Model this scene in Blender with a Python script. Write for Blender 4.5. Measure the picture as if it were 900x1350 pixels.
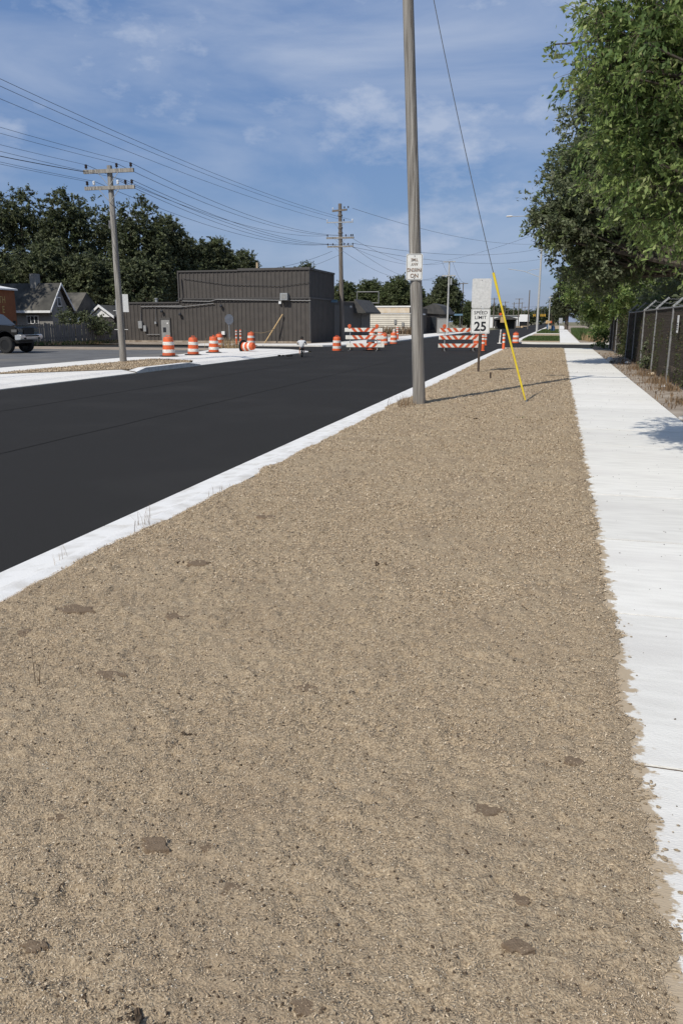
import bpy, bmesh, math, random
import numpy as np
from mathutils import Vector, Matrix
random.seed(7)
RNG = np.random.default_rng(11)
for o in list(bpy.data.objects): bpy.data.objects.remove(o)
S = bpy.context.scene
C = S.collection

# ------------------------------------------------------------------ camera
FPX, CX, CY, HCAM = 1014.0, 450.0, 675.0, 1.62
PITCH, YAW = math.radians(13.903), math.radians(15.312)
FW = np.array([-math.sin(YAW)*math.cos(PITCH), math.cos(YAW)*math.cos(PITCH), -math.sin(PITCH)])
RT = np.array([math.cos(YAW), math.sin(YAW), 0.0])
UP = np.cross(RT, FW)
cam_d = bpy.data.cameras.new('camera'); cam = bpy.data.objects.new('camera', cam_d); C.objects.link(cam)
cam_d.sensor_fit = 'VERTICAL'; cam_d.sensor_height = 24.0; cam_d.lens = FPX/1350.0*24.0
cam_d.clip_start = 0.05; cam_d.clip_end = 6000
m = Matrix(((RT[0], UP[0], -FW[0], 0), (RT[1], UP[1], -FW[1], 0), (RT[2], UP[2], -FW[2], HCAM), (0, 0, 0, 1)))
cam.matrix_world = m
S.camera = cam
# ------------------------------------------------------------------ sky and sun
SUN_EL = math.radians(47.0)
SH = (0.40, 0.9165)                    # direction in which shadows fall on the ground
W = bpy.data.worlds.new('World'); S.world = W; W.use_nodes = True
wn, wl = W.node_tree.nodes, W.node_tree.links
wn.clear()
sky = wn.new('ShaderNodeTexSky'); sky.sky_type = 'NISHITA'; sky.sun_disc = False
sky.sun_elevation = SUN_EL; sky.sun_rotation = math.atan2(-SH[0], -SH[1])
sky.air_density = 1.25; sky.dust_density = 0.45; sky.ozone_density = 3.2; sky.altitude = 200
bg = wn.new('ShaderNodeBackground'); bg.inputs['Strength'].default_value = 0.10
wo = wn.new('ShaderNodeOutputWorld')
tc = wn.new('ShaderNodeTexCoord')
mp = wn.new('ShaderNodeMapping'); mp.inputs['Scale'].default_value = (1.0, 1.35, 3.6); mp.inputs['Rotation'].default_value = (0.0, 0.12, 0.5)
mp.inputs['Location'].default_value = (0.623520,0.754322,-2.606827)
n1 = wn.new('ShaderNodeTexNoise'); n1.inputs['Scale'].default_value = 2.3; n1.inputs['Detail'].default_value = 9; n1.inputs['Roughness'].default_value = 0.55; n1.inputs['Distortion'].default_value = 0.5
r1 = wn.new('ShaderNodeValToRGB'); r1.color_ramp.elements[0].position = 0.42; r1.color_ramp.elements[1].position = 0.70
r1.color_ramp.elements[0].color = (0, 0, 0, 1); r1.color_ramp.elements[1].color = (1, 1, 1, 1)
n2 = wn.new('ShaderNodeTexNoise'); n2.inputs['Scale'].default_value = 5.5; n2.inputs['Detail'].default_value = 10; n2.inputs['Roughness'].default_value = 0.6
mp2 = wn.new('ShaderNodeMapping'); mp2.inputs['Scale'].default_value = (1.0, 1.0, 2.2); mp2.inputs['Location'].default_value = (-1.572212,0.265375,-0.780269)
r2 = wn.new('ShaderNodeValToRGB'); r2.color_ramp.elements[0].position = 0.49; r2.color_ramp.elements[1].position = 0.64
ad = wn.new('ShaderNodeMath'); ad.operation = 'MAXIMUM'
mu = wn.new('ShaderNodeMath'); mu.operation = 'MULTIPLY'; mu.inputs[1].default_value = 0.88
mx = wn.new('ShaderNodeMix'); mx.data_type = 'RGBA'; mx.inputs['B'].default_value = (3.9, 4.6, 6.0, 1)
wl.new(tc.outputs['Generated'], mp.inputs['Vector']); wl.new(mp.outputs['Vector'], n1.inputs['Vector']); wl.new(n1.outputs['Fac'], r1.inputs['Fac'])
wl.new(tc.outputs['Generated'], mp2.inputs['Vector']); wl.new(mp2.outputs['Vector'], n2.inputs['Vector']); wl.new(n2.outputs['Fac'], r2.inputs['Fac'])
wl.new(r1.outputs['Color'], ad.inputs[0]); wl.new(r2.outputs['Color'], ad.inputs[1])
wl.new(ad.outputs['Value'], mu.inputs[0]); wl.new(mu.outputs['Value'], mx.inputs['Factor'])
veil = wn.new('ShaderNodeMix'); veil.data_type = 'RGBA'; veil.inputs['Factor'].default_value = 0.74; veil.inputs['B'].default_value = (1.15, 2.05, 4.25, 1)   # thin even haze
wl.new(sky.outputs['Color'], veil.inputs['A']); wl.new(veil.outputs['Result'], mx.inputs['A']); wl.new(mx.outputs['Result'], bg.inputs['Color']); wl.new(bg.outputs['Background'], wo.inputs['Surface'])
sd = bpy.data.lights.new('sun', 'SUN'); sd.energy = 3.8; sd.angle = math.radians(0.55); sd.color = (1.0, 0.95, 0.87)
so = bpy.data.objects.new('sun', sd); C.objects.link(so); so.location = (-20, -20, 40)
so.rotation_euler = Vector((SH[0]*math.cos(SUN_EL), SH[1]*math.cos(SUN_EL), -math.sin(SUN_EL))).to_track_quat('-Z', 'Y').to_euler()
S.view_settings.view_transform = 'Standard'; S.view_settings.look = 'None'
S.view_settings.exposure = 0.17; S.view_settings.gamma = 1.0; S.view_settings.use_curve_mapping = False
S.render.engine = 'CYCLES'

# ------------------------------------------------------------------ pixel -> place (pixel gives a direction only)
def ray(x, y): return RT*(x-CX) - UP*(y-CY) + FW*FPX
def gp(x, y, z=0.0):
    d = ray(x, y); t = (z-HCAM)/d[2]; return Vector((d[0]*t, d[1]*t, z))
def at(x, y, Y):
    d = ray(x, y); t = Y/d[1]; return Vector((d[0]*t, Y, HCAM+d[2]*t))
def pxof(P):
    v = np.array(P)-np.array([0, 0, HCAM]); z = v@FW
    return CX+FPX*(v@RT)/z, CY-FPX*(v@UP)/z

# ------------------------------------------------------------------ materials
def mk(name, c1, c2=None, scale=6.0, rough=0.8, bump=0.0, bscale=None, metal=0.0, detail=6, stretch=(1, 1, 1), lo=0.35, hi=0.65, spec=0.35, transl=0.0, c3=None, s3=0.6, bdist=0.01):
    M = bpy.data.materials.new(name); M.use_nodes = True
    n, l = M.node_tree.nodes, M.node_tree.links
    b = n['Principled BSDF']; b.inputs['Roughness'].default_value = rough; b.inputs['Metallic'].default_value = metal
    b.inputs['Specular IOR Level'].default_value = spec
    if c2 is None: c2 = tuple(v*0.85 for v in c1)
    t = n.new('ShaderNodeTexCoord'); mp_ = n.new('ShaderNodeMapping'); mp_.inputs['Scale'].default_value = stretch
    l.new(t.outputs['Object'], mp_.inputs['Vector'])
    no = n.new('ShaderNodeTexNoise'); no.inputs['Scale'].default_value = scale; no.inputs['Detail'].default_value = detail
    l.new(mp_.outputs['Vector'], no.inputs['Vector'])
    r = n.new('ShaderNodeValToRGB'); r.color_ramp.elements[0].position = lo; r.color_ramp.elements[1].position = hi
    r.color_ramp.elements[0].color = (*c2, 1); r.color_ramp.elements[1].color = (*c1, 1)
    l.new(no.outputs['Fac'], r.inputs['Fac'])
    out = r.outputs['Color']
    if c3 is not None:
        no3 = n.new('ShaderNodeTexNoise'); no3.inputs['Scale'].default_value = s3; no3.inputs['Detail'].default_value = 5
        l.new(mp_.outputs['Vector'], no3.inputs['Vector'])
        r3 = n.new('ShaderNodeValToRGB'); r3.color_ramp.elements[0].position = 0.5; r3.color_ramp.elements[1].position = 0.72
        l.new(no3.outputs['Fac'], r3.inputs['Fac'])
        m3 = n.new('ShaderNodeMix'); m3.data_type = 'RGBA'; m3.inputs['B'].default_value = (*c3, 1)
        l.new(r3.outputs['Color'], m3.inputs['Factor']); l.new(out, m3.inputs['A']); out = m3.outputs['Result']
    l.new(out, b.inputs['Base Color'])
    if bump:
        nb = n.new('ShaderNodeTexNoise'); nb.inputs['Scale'].default_value = bscale or scale*4; nb.inputs['Detail'].default_value = 5
        l.new(mp_.outputs['Vector'], nb.inputs['Vector'])
        bu = n.new('ShaderNodeBump'); bu.inputs['Strength'].default_value = bump; bu.inputs['Distance'].default_value = bdist
        l.new(nb.outputs['Fac'], bu.inputs['Height']); l.new(bu.outputs['Normal'], b.inputs['Normal'])
    if transl:
        tr = n.new('ShaderNodeBsdfTranslucent'); ms = n.new('ShaderNodeMixShader'); ms.inputs[0].default_value = transl
        l.new(out, tr.inputs['Color']); l.new(b.outputs['BSDF'], ms.inputs[1]); l.new(tr.outputs['BSDF'], ms.inputs[2])
        l.new(ms.outputs['Shader'], n['Material Output'].inputs['Surface'])
    return M
M = {}
M['asphalt'] = mk('asphalt', (0.036, 0.0348, 0.0332), (0.019, 0.0184, 0.0178), scale=130, rough=0.95, bump=0.5, bscale=110, spec=0.08, detail=3, c3=(0.034, 0.0328, 0.0314), s3=0.45)
M['seam'] = mk('seam', (0.016, 0.0155, 0.015), None, rough=.95, spec=.05)
M['old_asphalt'] = mk('old_asphalt', (0.13, 0.128, 0.124), (0.09, 0.09, 0.089), scale=0.8, rough=0.9, bump=0.4, bscale=60, c3=(0.17, 0.155, 0.13), s3=0.22)
M['concrete'] = mk('concrete', (0.71, 0.685, 0.63), (0.61, 0.585, 0.535), scale=9, rough=0.88, bump=0.55, bscale=120, detail=12, stretch=(0.35, 1.6, 1), lo=0.25, hi=0.6, c3=(0.61, 0.585, 0.54), s3=0.8, bdist=0.006)
def slab_mat(name, k):
    Mm = mk(name, (0.735*k, 0.715*k, 0.655*k), (0.63*k, 0.61*k, 0.555*k), scale=9, rough=0.88, bump=0.55, bscale=120, detail=12, stretch=(0.35, 1.6, 1), lo=0.25, hi=0.6, c3=(0.61*k, 0.585*k, 0.54*k), s3=0.8, bdist=0.006)
    n, l = Mm.node_tree.nodes, Mm.node_tree.links; bs = n['Principled BSDF']; src = bs.inputs['Base Color'].links[0].from_socket
    ge = n.new('ShaderNodeNewGeometry'); mp_ = n.new('ShaderNodeMapping'); mp_.inputs['Scale'].default_value = (4, 4.6, 1); l.new(ge.outputs['Position'], mp_.inputs['Vector'])
    no = n.new('ShaderNodeTexNoise'); no.inputs['Scale'].default_value = 2.2; no.inputs['Detail'].default_value = 10; no.inputs['Roughness'].default_value = .65; l.new(mp_.outputs['Vector'], no.inputs['Vector'])
    sp_ = n.new('ShaderNodeSeparateXYZ'); l.new(ge.outputs['Position'], sp_.inputs['Vector'])
    ma = n.new('ShaderNodeMath'); ma.operation = 'MULTIPLY_ADD'; ma.inputs[1].default_value = -2.6; ma.inputs[2].default_value = 1.12; l.new(sp_.outputs['X'], ma.inputs[0])     # soil washed on from the verge
    a2 = n.new('ShaderNodeMath'); a2.operation = 'ADD'; l.new(ma.outputs[0], a2.inputs[0]); l.new(no.outputs['Fac'], a2.inputs[1])
    rp = n.new('ShaderNodeValToRGB'); rp.color_ramp.elements[0].position = .50; rp.color_ramp.elements[1].position = .56; l.new(a2.outputs[0], rp.inputs['Fac'])
    mxx = n.new('ShaderNodeMix'); mxx.data_type = 'RGBA'; mxx.inputs['B'].default_value = (0.40, 0.32, 0.22, 1); l.new(rp.outputs['Color'], mxx.inputs['Factor']); l.new(src, mxx.inputs['A']); l.new(mxx.outputs['Result'], bs.inputs['Base Color'])
    return Mm
for i_, k_ in enumerate((1.0, .96, .92)): M['slab%d' % i_] = slab_mat('slab_concrete_'+'abc'[i_], k_)
M['kerb'] = mk('kerb', (0.68, 0.67, 0.64), (0.52, 0.50, 0.46), scale=5, rough=0.88, bump=0.4, bscale=70, detail=9, lo=0.3, hi=0.55)
M['mulch'] = mk('mulch', (0.46, 0.365, 0.245), (0.20, 0.150, 0.098), scale=110, rough=0.95, bump=0.9, bscale=160, detail=8, lo=0.3, hi=0.62, spec=0.1, c3=(0.31, 0.24, 0.162), s3=1.7, bdist=0.012)
for i, c in enumerate([(0.58, 0.465, 0.318), (0.52, 0.405, 0.272), (0.44, 0.335, 0.22), (0.24, 0.178, 0.117), (0.70, 0.60, 0.45)]):
    M['fibre%d' % i] = mk('fibre_%s' % 'abcde'[i], c, None, scale=30, rough=0.9, spec=0.1)
M['chip'] = mk('pale_chip', (0.74, 0.70, 0.60), (0.6, 0.55, 0.45), scale=30, rough=0.7)
M['soil'] = mk('soil', (0.20, 0.148, 0.10), (0.155, 0.113, 0.075), scale=60, rough=0.95, bump=0.6, bscale=200, spec=0.1)
M['clod'] = mk('clod', (0.115, 0.085, 0.058), (0.07, 0.05, 0.035), scale=40, rough=0.95, bump=0.6, bscale=90, spec=0.1)
M['dirt'] = mk('dirt', (0.34, 0.28, 0.215), (0.24, 0.19, 0.14), scale=2.2, rough=0.95, bump=0.6, bscale=40, c3=(0.19, 0.15, 0.11), s3=0.9)
M['ground'] = mk('ground', (0.13, 0.13, 0.065), (0.20, 0.165, 0.11), scale=0.15, rough=0.95, bump=0.4, bscale=8)
M['oldcon'] = mk('old_concrete', (0.36, 0.31, 0.25), (0.23, 0.185, 0.14), scale=3, rough=0.95, bump=0.5, bscale=50, detail=9, c3=(0.16, 0.12, 0.085), s3=1.2)
M['grass'] = mk('grass', (0.09, 0.13, 0.035), (0.05, 0.08, 0.02), scale=3, rough=0.8, transl=0.25)
M['weed'] = mk('dry_weed', (0.22, 0.15, 0.085), (0.13, 0.085, 0.05), scale=8, rough=0.9)
M['straw'] = mk('dry_straw', (0.33, 0.24, 0.13), (0.22, 0.15, 0.08), scale=8, rough=0.9)
M['pole'] = mk('weathered_pole', (0.36, 0.34, 0.305), (0.10, 0.09, 0.078), scale=20, rough=0.9, bump=0.8, bscale=30, stretch=(1, 1, 0.045), detail=8, lo=0.28, hi=0.66, c3=(0.20, 0.18, 0.155), s3=5, bdist=0.02)
M['pole_dark'] = mk('dark_pole', (0.19, 0.165, 0.14), (0.10, 0.085, 0.07), scale=10, rough=0.9, bump=0.6, bscale=20, stretch=(1, 1, 0.05), lo=0.3, hi=0.62)
M['wood_pale'] = mk('pale_wood', (0.52, 0.37, 0.19), (0.38, 0.26, 0.13), scale=8, rough=0.85)
M['fence_wood'] = mk('old_fence_wood', (0.22, 0.195, 0.17), (0.10, 0.088, 0.076), scale=5, rough=0.92, stretch=(1, 1, 0.15))
M['galv'] = mk('galvanised', (0.42, 0.43, 0.43), (0.32, 0.33, 0.33), scale=12, rough=0.5, metal=0.5)
M['galv_dark'] = mk('galvanised_dull', (0.20, 0.20, 0.20), (0.14, 0.14, 0.14), scale=12, rough=0.6, metal=0.4)
M['wire'] = mk('black_wire', (0.03, 0.03, 0.033), None, rough=0.6)
M['wire_grey'] = mk('grey_wire', (0.17, 0.18, 0.19), None, rough=0.5, metal=0.5)
M['fpost'] = mk('fence_post', (0.23, 0.23, 0.225), (0.16, 0.16, 0.155), scale=14, rough=.6, metal=.2)
M['insul'] = mk('insulator_brown', (0.035, 0.025, 0.022), None, rough=0.3)
M['insul_w'] = mk('insulator_white', (0.75, 0.76, 0.76), None, rough=0.3)
M['sign'] = mk('sign_white', (0.72, 0.72, 0.69), (0.64, 0.64, 0.61), scale=9, rough=0.5)
M['sign_old'] = mk('sign_faded', (0.63, 0.63, 0.61), (0.50, 0.50, 0.485), scale=14, rough=0.6, detail=10, c3=(0.55, 0.55, 0.53), s3=5)
M['sign_back'] = mk('sign_back', (0.42, 0.43, 0.44), (0.34, 0.35, 0.36), scale=8, rough=0.5, metal=0.4)
M['black'] = mk('black_paint', (0.02, 0.022, 0.028), None, rough=0.5)
M['faded_text'] = mk('faded_lettering', (0.20, 0.105, 0.055), (0.09, 0.085, 0.08), scale=18, rough=0.6, lo=0.42, hi=0.55)
M['rustpost'] = mk('brown_post', (0.085, 0.06, 0.045), (0.05, 0.038, 0.03), scale=14, rough=0.8)
M['yellow'] = mk('guard_yellow', (0.80, 0.62, 0.045), (0.70, 0.52, 0.04), scale=8, rough=0.5)
M['orange'] = mk('safety_orange', (0.74, 0.125, 0.032), (0.58, 0.10, 0.03), scale=9, rough=0.6, detail=10, c3=(0.42, 0.12, 0.06), s3=4)
M['reflw'] = mk('reflective_white', (0.78, 0.75, 0.69), (0.56, 0.52, 0.46), scale=9, rough=0.5, detail=10)
M['rail_white'] = mk('rail_white', (0.78, 0.76, 0.69), (0.64, 0.60, 0.52), scale=6, rough=0.55)
M['stripe'] = mk('stripe_orange', (0.62, 0.10, 0.03), (0.50, 0.085, 0.03), scale=7, rough=0.55)
M['rubber'] = mk('rubber', (0.022, 0.022, 0.022), None, rough=0.85)
M['siding'] = mk('dark_siding', (0.074, 0.065, 0.057), (0.060, 0.053, 0.047), scale=1.5, rough=0.6, spec=0.4)
M['siding_trim'] = mk('siding_trim', (0.075, 0.07, 0.066), None, rough=0.6)
M['roofing'] = mk('roofing', (0.075, 0.072, 0.068), (0.05, 0.05, 0.048), scale=2, rough=0.95)
M['shingle'] = mk('shingle', (0.07, 0.067, 0.058), (0.042, 0.041, 0.036), scale=1.2, rough=0.95, bump=0.4, bscale=10, c3=(0.17, 0.155, 0.13), s3=0.5)
M['cream'] = mk('cream_siding', (0.62, 0.58, 0.49), (0.55, 0.51, 0.43), scale=1.0, rough=0.8)
M['frieze'] = mk('faded_frieze', (0.58, 0.46, 0.31), (0.64, 0.58, 0.48), scale=1.0, rough=0.85)
M['house'] = mk('house_wall', (0.23, 0.222, 0.205), (0.19, 0.183, 0.17), scale=2, rough=0.85)
M['white'] = mk('white_paint', (0.75, 0.75, 0.73), None, rough=0.7)
M['farwhite'] = mk('far_white_paint', (0.78, 0.78, 0.77), None, rough=0.8)
M['glass'] = mk('dark_glass', (0.025, 0.03, 0.035), None, rough=0.08, spec=0.6)
M['brickorange'] = mk('orange_wall', (0.25, 0.092, 0.038), (0.20, 0.072, 0.03), scale=3, rough=0.85)
M['gold'] = mk('gold_letter', (0.50, 0.36, 0.12), None, rough=0.6)
M['carpaint'] = mk('car_black', (0.010, 0.010, 0.011), None, rough=0.08, spec=0.5)
M['chrome'] = mk('chrome', (0.78, 0.77, 0.74), (0.7, 0.69, 0.66), rough=0.28, metal=0.85)
M['lamp'] = mk('lamp_lens', (0.10, 0.10, 0.10), None, rough=0.1, spec=0.8)
M['grille'] = mk('grille_black', (0.012, 0.012, 0.012), None, rough=0.5)
M['steelgrey'] = mk('light_pole_grey', (0.45, 0.45, 0.43), (0.36, 0.36, 0.34), scale=6, rough=0.7)
M['box_grey'] = mk('box_grey', (0.26, 0.26, 0.25), None, rough=0.6)
M['pipe_blue'] = mk('pipe_blue', (0.06, 0.13, 0.24), (0.045, 0.09, 0.17), scale=6, rough=0.5)
M['street_blue'] = mk('street_blue', (0.05, 0.13, 0.22), (0.16, 0.25, 0.32), scale=9, rough=0.5)
M['signal'] = mk('signal_yellow', (0.55, 0.33, 0.04), None, rough=0.5)
M['bark'] = mk('bark', (0.11, 0.09, 0.07), (0.06, 0.048, 0.038), scale=8, rough=0.95, bump=0.8, bscale=14, stretch=(1, 1, 0.25))
M['skin'] = mk('skin', (0.52, 0.33, 0.24), None, rough=0.6)
M['shirt'] = mk('grey_shirt', (0.56, 0.57, 0.58), (0.46, 0.47, 0.48), scale=12, rough=0.9)
M['shorts'] = mk('dark_shorts', (0.035, 0.04, 0.03), None, rough=0.9)
M['hair'] = mk('dark_hair', (0.018, 0.016, 0.013), None, rough=0.7)
M['stone'] = mk('pale_stone', (0.62, 0.60, 0.56), (0.48, 0.46, 0.42), scale=12, rough=0.9, bump=0.5)
M['lumber'] = mk('lumber', (0.50, 0.39, 0.25), (0.36, 0.27, 0.17), scale=4, rough=0.9)
M['bag'] = mk('white_bag', (0.74, 0.74, 0.73), None, rough=0.8)
def leafmats(tag_, cols, tr=0.3):
    L = []
    for i, c in enumerate(cols):
        k = 'leaf_%s_%s' % (tag_, 'abcdef'[i])
        M[k] = mk(k, c, tuple(v*0.72 for v in c), scale=1.4, rough=0.62, spec=0.3, transl=tr); L.append(M[k])
    return L
LEAF_ELM = leafmats('elm', [(0.304, 0.392, 0.127), (0.246, 0.341, 0.106), (0.172, 0.26, 0.086), (0.427, 0.488, 0.206)], 0.48)
LEAF_DK = leafmats('shade', [(0.2, 0.232, 0.125), (0.157, 0.189, 0.099), (0.24, 0.259, 0.16), (0.192, 0.243, 0.093)], 0.42)
LEAF_VINE = leafmats('vine', [(0.085, 0.105, 0.035), (0.06, 0.078, 0.028), (0.10, 0.075, 0.04), (0.075, 0.10, 0.03)], .25)
LEAF_OAK = leafmats('oak', [(0.104, 0.12, 0.061), (0.08, 0.096, 0.049), (0.133, 0.151, 0.072), (0.116, 0.142, 0.058)], 0.25)

# ------------------------------------------------------------------ mesh helpers
class MB:
    def __init__(s): s.v = []; s.f = []; s.m = []
    def add(s, vs, fs, mi=0):
        k = len(s.v); s.v += [tuple(v) for v in vs]; s.f += [tuple(i+k for i in f) for f in fs]; s.m += [mi]*len(fs); return s
    def box(s, c, d, rz=0.0, mi=0, rx=0.0, ry=0.0):
        hx, hy, hz = d[0]/2, d[1]/2, d[2]/2
        R = Matrix.Rotation(rz, 3, 'Z') @ Matrix.Rotation(ry, 3, 'Y') @ Matrix.Rotation(rx, 3, 'X')
        vs = [Vector(c)+R@Vector((x*hx, y*hy, z*hz)) for x in (-1, 1) for y in (-1, 1) for z in (-1, 1)]
        return s.add(vs, [(0, 1, 3, 2), (4, 6, 7, 5), (0, 4, 5, 1), (2, 3, 7, 6), (0, 2, 6, 4), (1, 5, 7, 3)], mi)
    def bx(s, x0, x1, y0, y1, z0, z1, mi=0): return s.box(((x0+x1)/2, (y0+y1)/2, (z0+z1)/2), (x1-x0, y1-y0, z1-z0), mi=mi)
    def tube(s, pts, rad, n=8, mi=0, cap=True):
        pts = [Vector(p) for p in pts]; N = len(pts)
        if not hasattr(rad, '__len__'): rad = [rad]*N
        vs = []; fs = []; prev = None
        for i, p in enumerate(pts):
            t = (pts[min(i+1, N-1)]-pts[max(i-1, 0)]).normalized()
            if prev is None:
                a = Vector((0, 0, 1)) if abs(t.z) < 0.9 else Vector((1, 0, 0)); u = t.cross(a).normalized()
            else:
                u = (prev-t*prev.dot(t)).normalized()
            prev = u; w = t.cross(u)
            for k in range(n):
                a = 2*math.pi*k/n; vs.append(p+(u*math.cos(a)+w*math.sin(a))*rad[i])
        for i in range(N-1):
            for k in range(n):
                a, b = i*n+k, i*n+(k+1) % n; fs.append((a, b, b+n, a+n))
        if cap: fs.append(tuple(range(n-1, -1, -1))); fs.append(tuple((N-1)*n+k for k in range(n)))
        return s.add(vs, fs, mi)
    def lathe(s, prof, n=16, c=(0, 0, 0), mi=0, axis='Z', cap=True):
        vs = []; fs = []
        for r, z in prof:
            for k in range(n):
                a = 2*math.pi*k/n; p = (r*math.cos(a), r*math.sin(a), z)
                if axis == 'Y': p = (p[0], p[2], p[1])
                if axis == 'X': p = (p[2], p[0], p[1])
                vs.append((p[0]+c[0], p[1]+c[1], p[2]+c[2]))
        for i in range(len(prof)-1):
            for k in range(n):
                a, b = i*n+k, i*n+(k+1) % n; fs.append((a, b, b+n, a+n))
        if cap: fs.append(tuple(range(n-1, -1, -1))); fs.append(tuple((len(prof)-1)*n+k for k in range(n)))
        return s.add(vs, fs, mi)
    def prism(s, poly, z0, z1, mi=0):
        n = len(poly); vs = [(x, y, z0) for x, y in poly]+[(x, y, z1) for x, y in poly]
        fs = [tuple(range(n-1, -1, -1)), tuple(range(n, 2*n))]+[(i, (i+1) % n, (i+1) % n+n, i+n) for i in range(n)]
        return s.add(vs, fs, mi)
    def extr(s, poly, axis, a0, a1, mi=0):      # poly in the plane across axis ('X': (y,z), 'Y': (x,z))
        n = len(poly)
        if axis == 'Y': f = lambda p, a: (p[0], a, p[1])
        else: f = lambda p, a: (a, p[0], p[1])
        vs = [f(p, a0) for p in poly]+[f(p, a1) for p in poly]
        fs = [tuple(range(n-1, -1, -1)), tuple(range(n, 2*n))]+[(i, (i+1) % n, (i+1) % n+n, i+n) for i in range(n)]
        return s.add(vs, fs, mi)
    def build(s, name, mats, parent=None, smooth=False, bevel=0.0):
        me = bpy.data.meshes.new(name); me.from_pydata(s.v, [], s.f); me.update()
        bm = bmesh.new(); bm.from_mesh(me); bmesh.ops.recalc_face_normals(bm, faces=bm.faces[:])
        if bevel: bmesh.ops.bevel(bm, geom=bm.edges[:], offset=bevel, segments=2, affect='EDGES', clamp_overlap=True)
        bm.to_mesh(me); bm.free()
        if not isinstance(mats, (list, tuple)): mats = [mats]
        for mm in mats: me.materials.append(mm)
        if len(mats) > 1 and not bevel: me.polygons.foreach_set('material_index', s.m)
        if smooth:
            for p in me.polygons: p.use_smooth = True
            try: me.set_sharp_from_angle(angle=math.radians(40))
            except Exception: pass
        o = bpy.data.objects.new(name, me); C.objects.link(o)
        if parent: o.parent = parent
        return o
def npmesh(name, v, q, mats, mi=None, parent=None, smooth=False):
    """v (N,3), q (F,4) quads"""
    me = bpy.data.meshes.new(name); nf = len(q); k = q.shape[1]
    me.vertices.add(len(v)); me.vertices.foreach_set('co', np.ascontiguousarray(v, dtype=np.float32).ravel())
    me.loops.add(nf*k); me.loops.foreach_set('vertex_index', np.ascontiguousarray(q, dtype=np.int32).ravel())
    me.polygons.add(nf); me.polygons.foreach_set('loop_start', np.arange(0, nf*k, k, dtype=np.int32))
    me.polygons.foreach_set('loop_total', np.full(nf, k, dtype=np.int32))
    if not isinstance(mats, (list, tuple)): mats = [mats]
    for mm in mats: me.materials.append(mm)
    if mi is not None: me.polygons.foreach_set('material_index', np.ascontiguousarray(mi, dtype=np.int32))
    if smooth: me.polygons.foreach_set('use_smooth', np.ones(nf, dtype=bool))
    me.update(calc_edges=True); me.validate()
    o = bpy.data.objects.new(name, me); C.objects.link(o)
    if parent: o.parent = parent
    return o
def tag(o, label=None, cat=None, group=None, kind=None):
    if label: o['label'] = label
    if cat: o['category'] = cat
    if group: o['group'] = group
    if kind: o['kind'] = kind
    return o
def empty(name, loc, rz=0.0, label=None, cat=None, group=None):
    o = bpy.data.objects.new(name, None); C.objects.link(o); o.location = loc; o.rotation_euler = (0, 0, rz); o.empty_display_size = 0.2
    return tag(o, label, cat, group)
def dup(root, loc, rz=0.0, label=None, group=None, scale=None, rot=None):
    r = root.copy(); C.objects.link(r); r.location = loc; r.rotation_euler = rot if rot else (0, 0, rz)
    if scale: r.scale = scale if hasattr(scale, '__len__') else (scale,)*3
    if label: r['label'] = label
    if group: r['group'] = group
    for ch in list(root.children):
        c = ch.copy(); C.objects.link(c); c.parent = r
        for gch in list(ch.children):
            d = gch.copy(); C.objects.link(d); d.parent = c
    return r
def struct(o): o['kind'] = 'structure'; return o
def text_part(body, size, mat, parent, loc, rot, sx=1.0, name='lettering', weight=0.0):
    cu = bpy.data.curves.new('t', 'FONT'); cu.body = body; cu.size = size; cu.align_x = 'CENTER'; cu.align_y = 'CENTER'; cu.extrude = 0.0012; cu.offset = weight
    to = bpy.data.objects.new('t', cu); C.objects.link(to)
    dg = bpy.context.evaluated_depsgraph_get(); me = bpy.data.meshes.new_from_object(to.evaluated_get(dg))
    bpy.data.objects.remove(to); me.materials.clear(); me.materials.append(mat)
    o = bpy.data.objects.new(name, me); C.objects.link(o); o.parent = parent; o.location = loc; o.rotation_euler = rot; o.scale = (sx, 1, 1)
    return o

# value noise
def vnoise(x, y, seed):
    xi = np.floor(x).astype(np.int64); yi = np.floor(y).astype(np.int64); fx = x-xi; fy = y-yi
    fx = fx*fx*(3-2*fx); fy = fy*fy*(3-2*fy)
    def hsh(a, b):
        h = (a*374761393+b*668265263+seed*1442695041) & 0xffffffff
        h = ((h ^ (h >> 13))*1274126177) & 0xffffffff
        return ((h ^ (h >> 16)) & 0xffff)/65535.0
    return (hsh(xi, yi)*(1-fx)+hsh(xi+1, yi)*fx)*(1-fy)+(hsh(xi, yi+1)*(1-fx)+hsh(xi+1, yi+1)*fx)*fy-0.5

# ================================================================== THE SETTING
ZR = -0.10          # road level below the kerb tops
mb = MB(); mb.add([(-1800, -400, -0.16), (1800, -400, -0.16), (1800, 2600, -0.16), (-1800, 2600, -0.16)], [(0, 1, 2, 3)])
struct(mb.build('ground', M['ground']))
def sheet(name, poly, z, mat): 
    b = MB(); b.add([(x, y, z) for x, y in poly], [tuple(range(len(poly)))]); return struct(b.build(name, mat))
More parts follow.
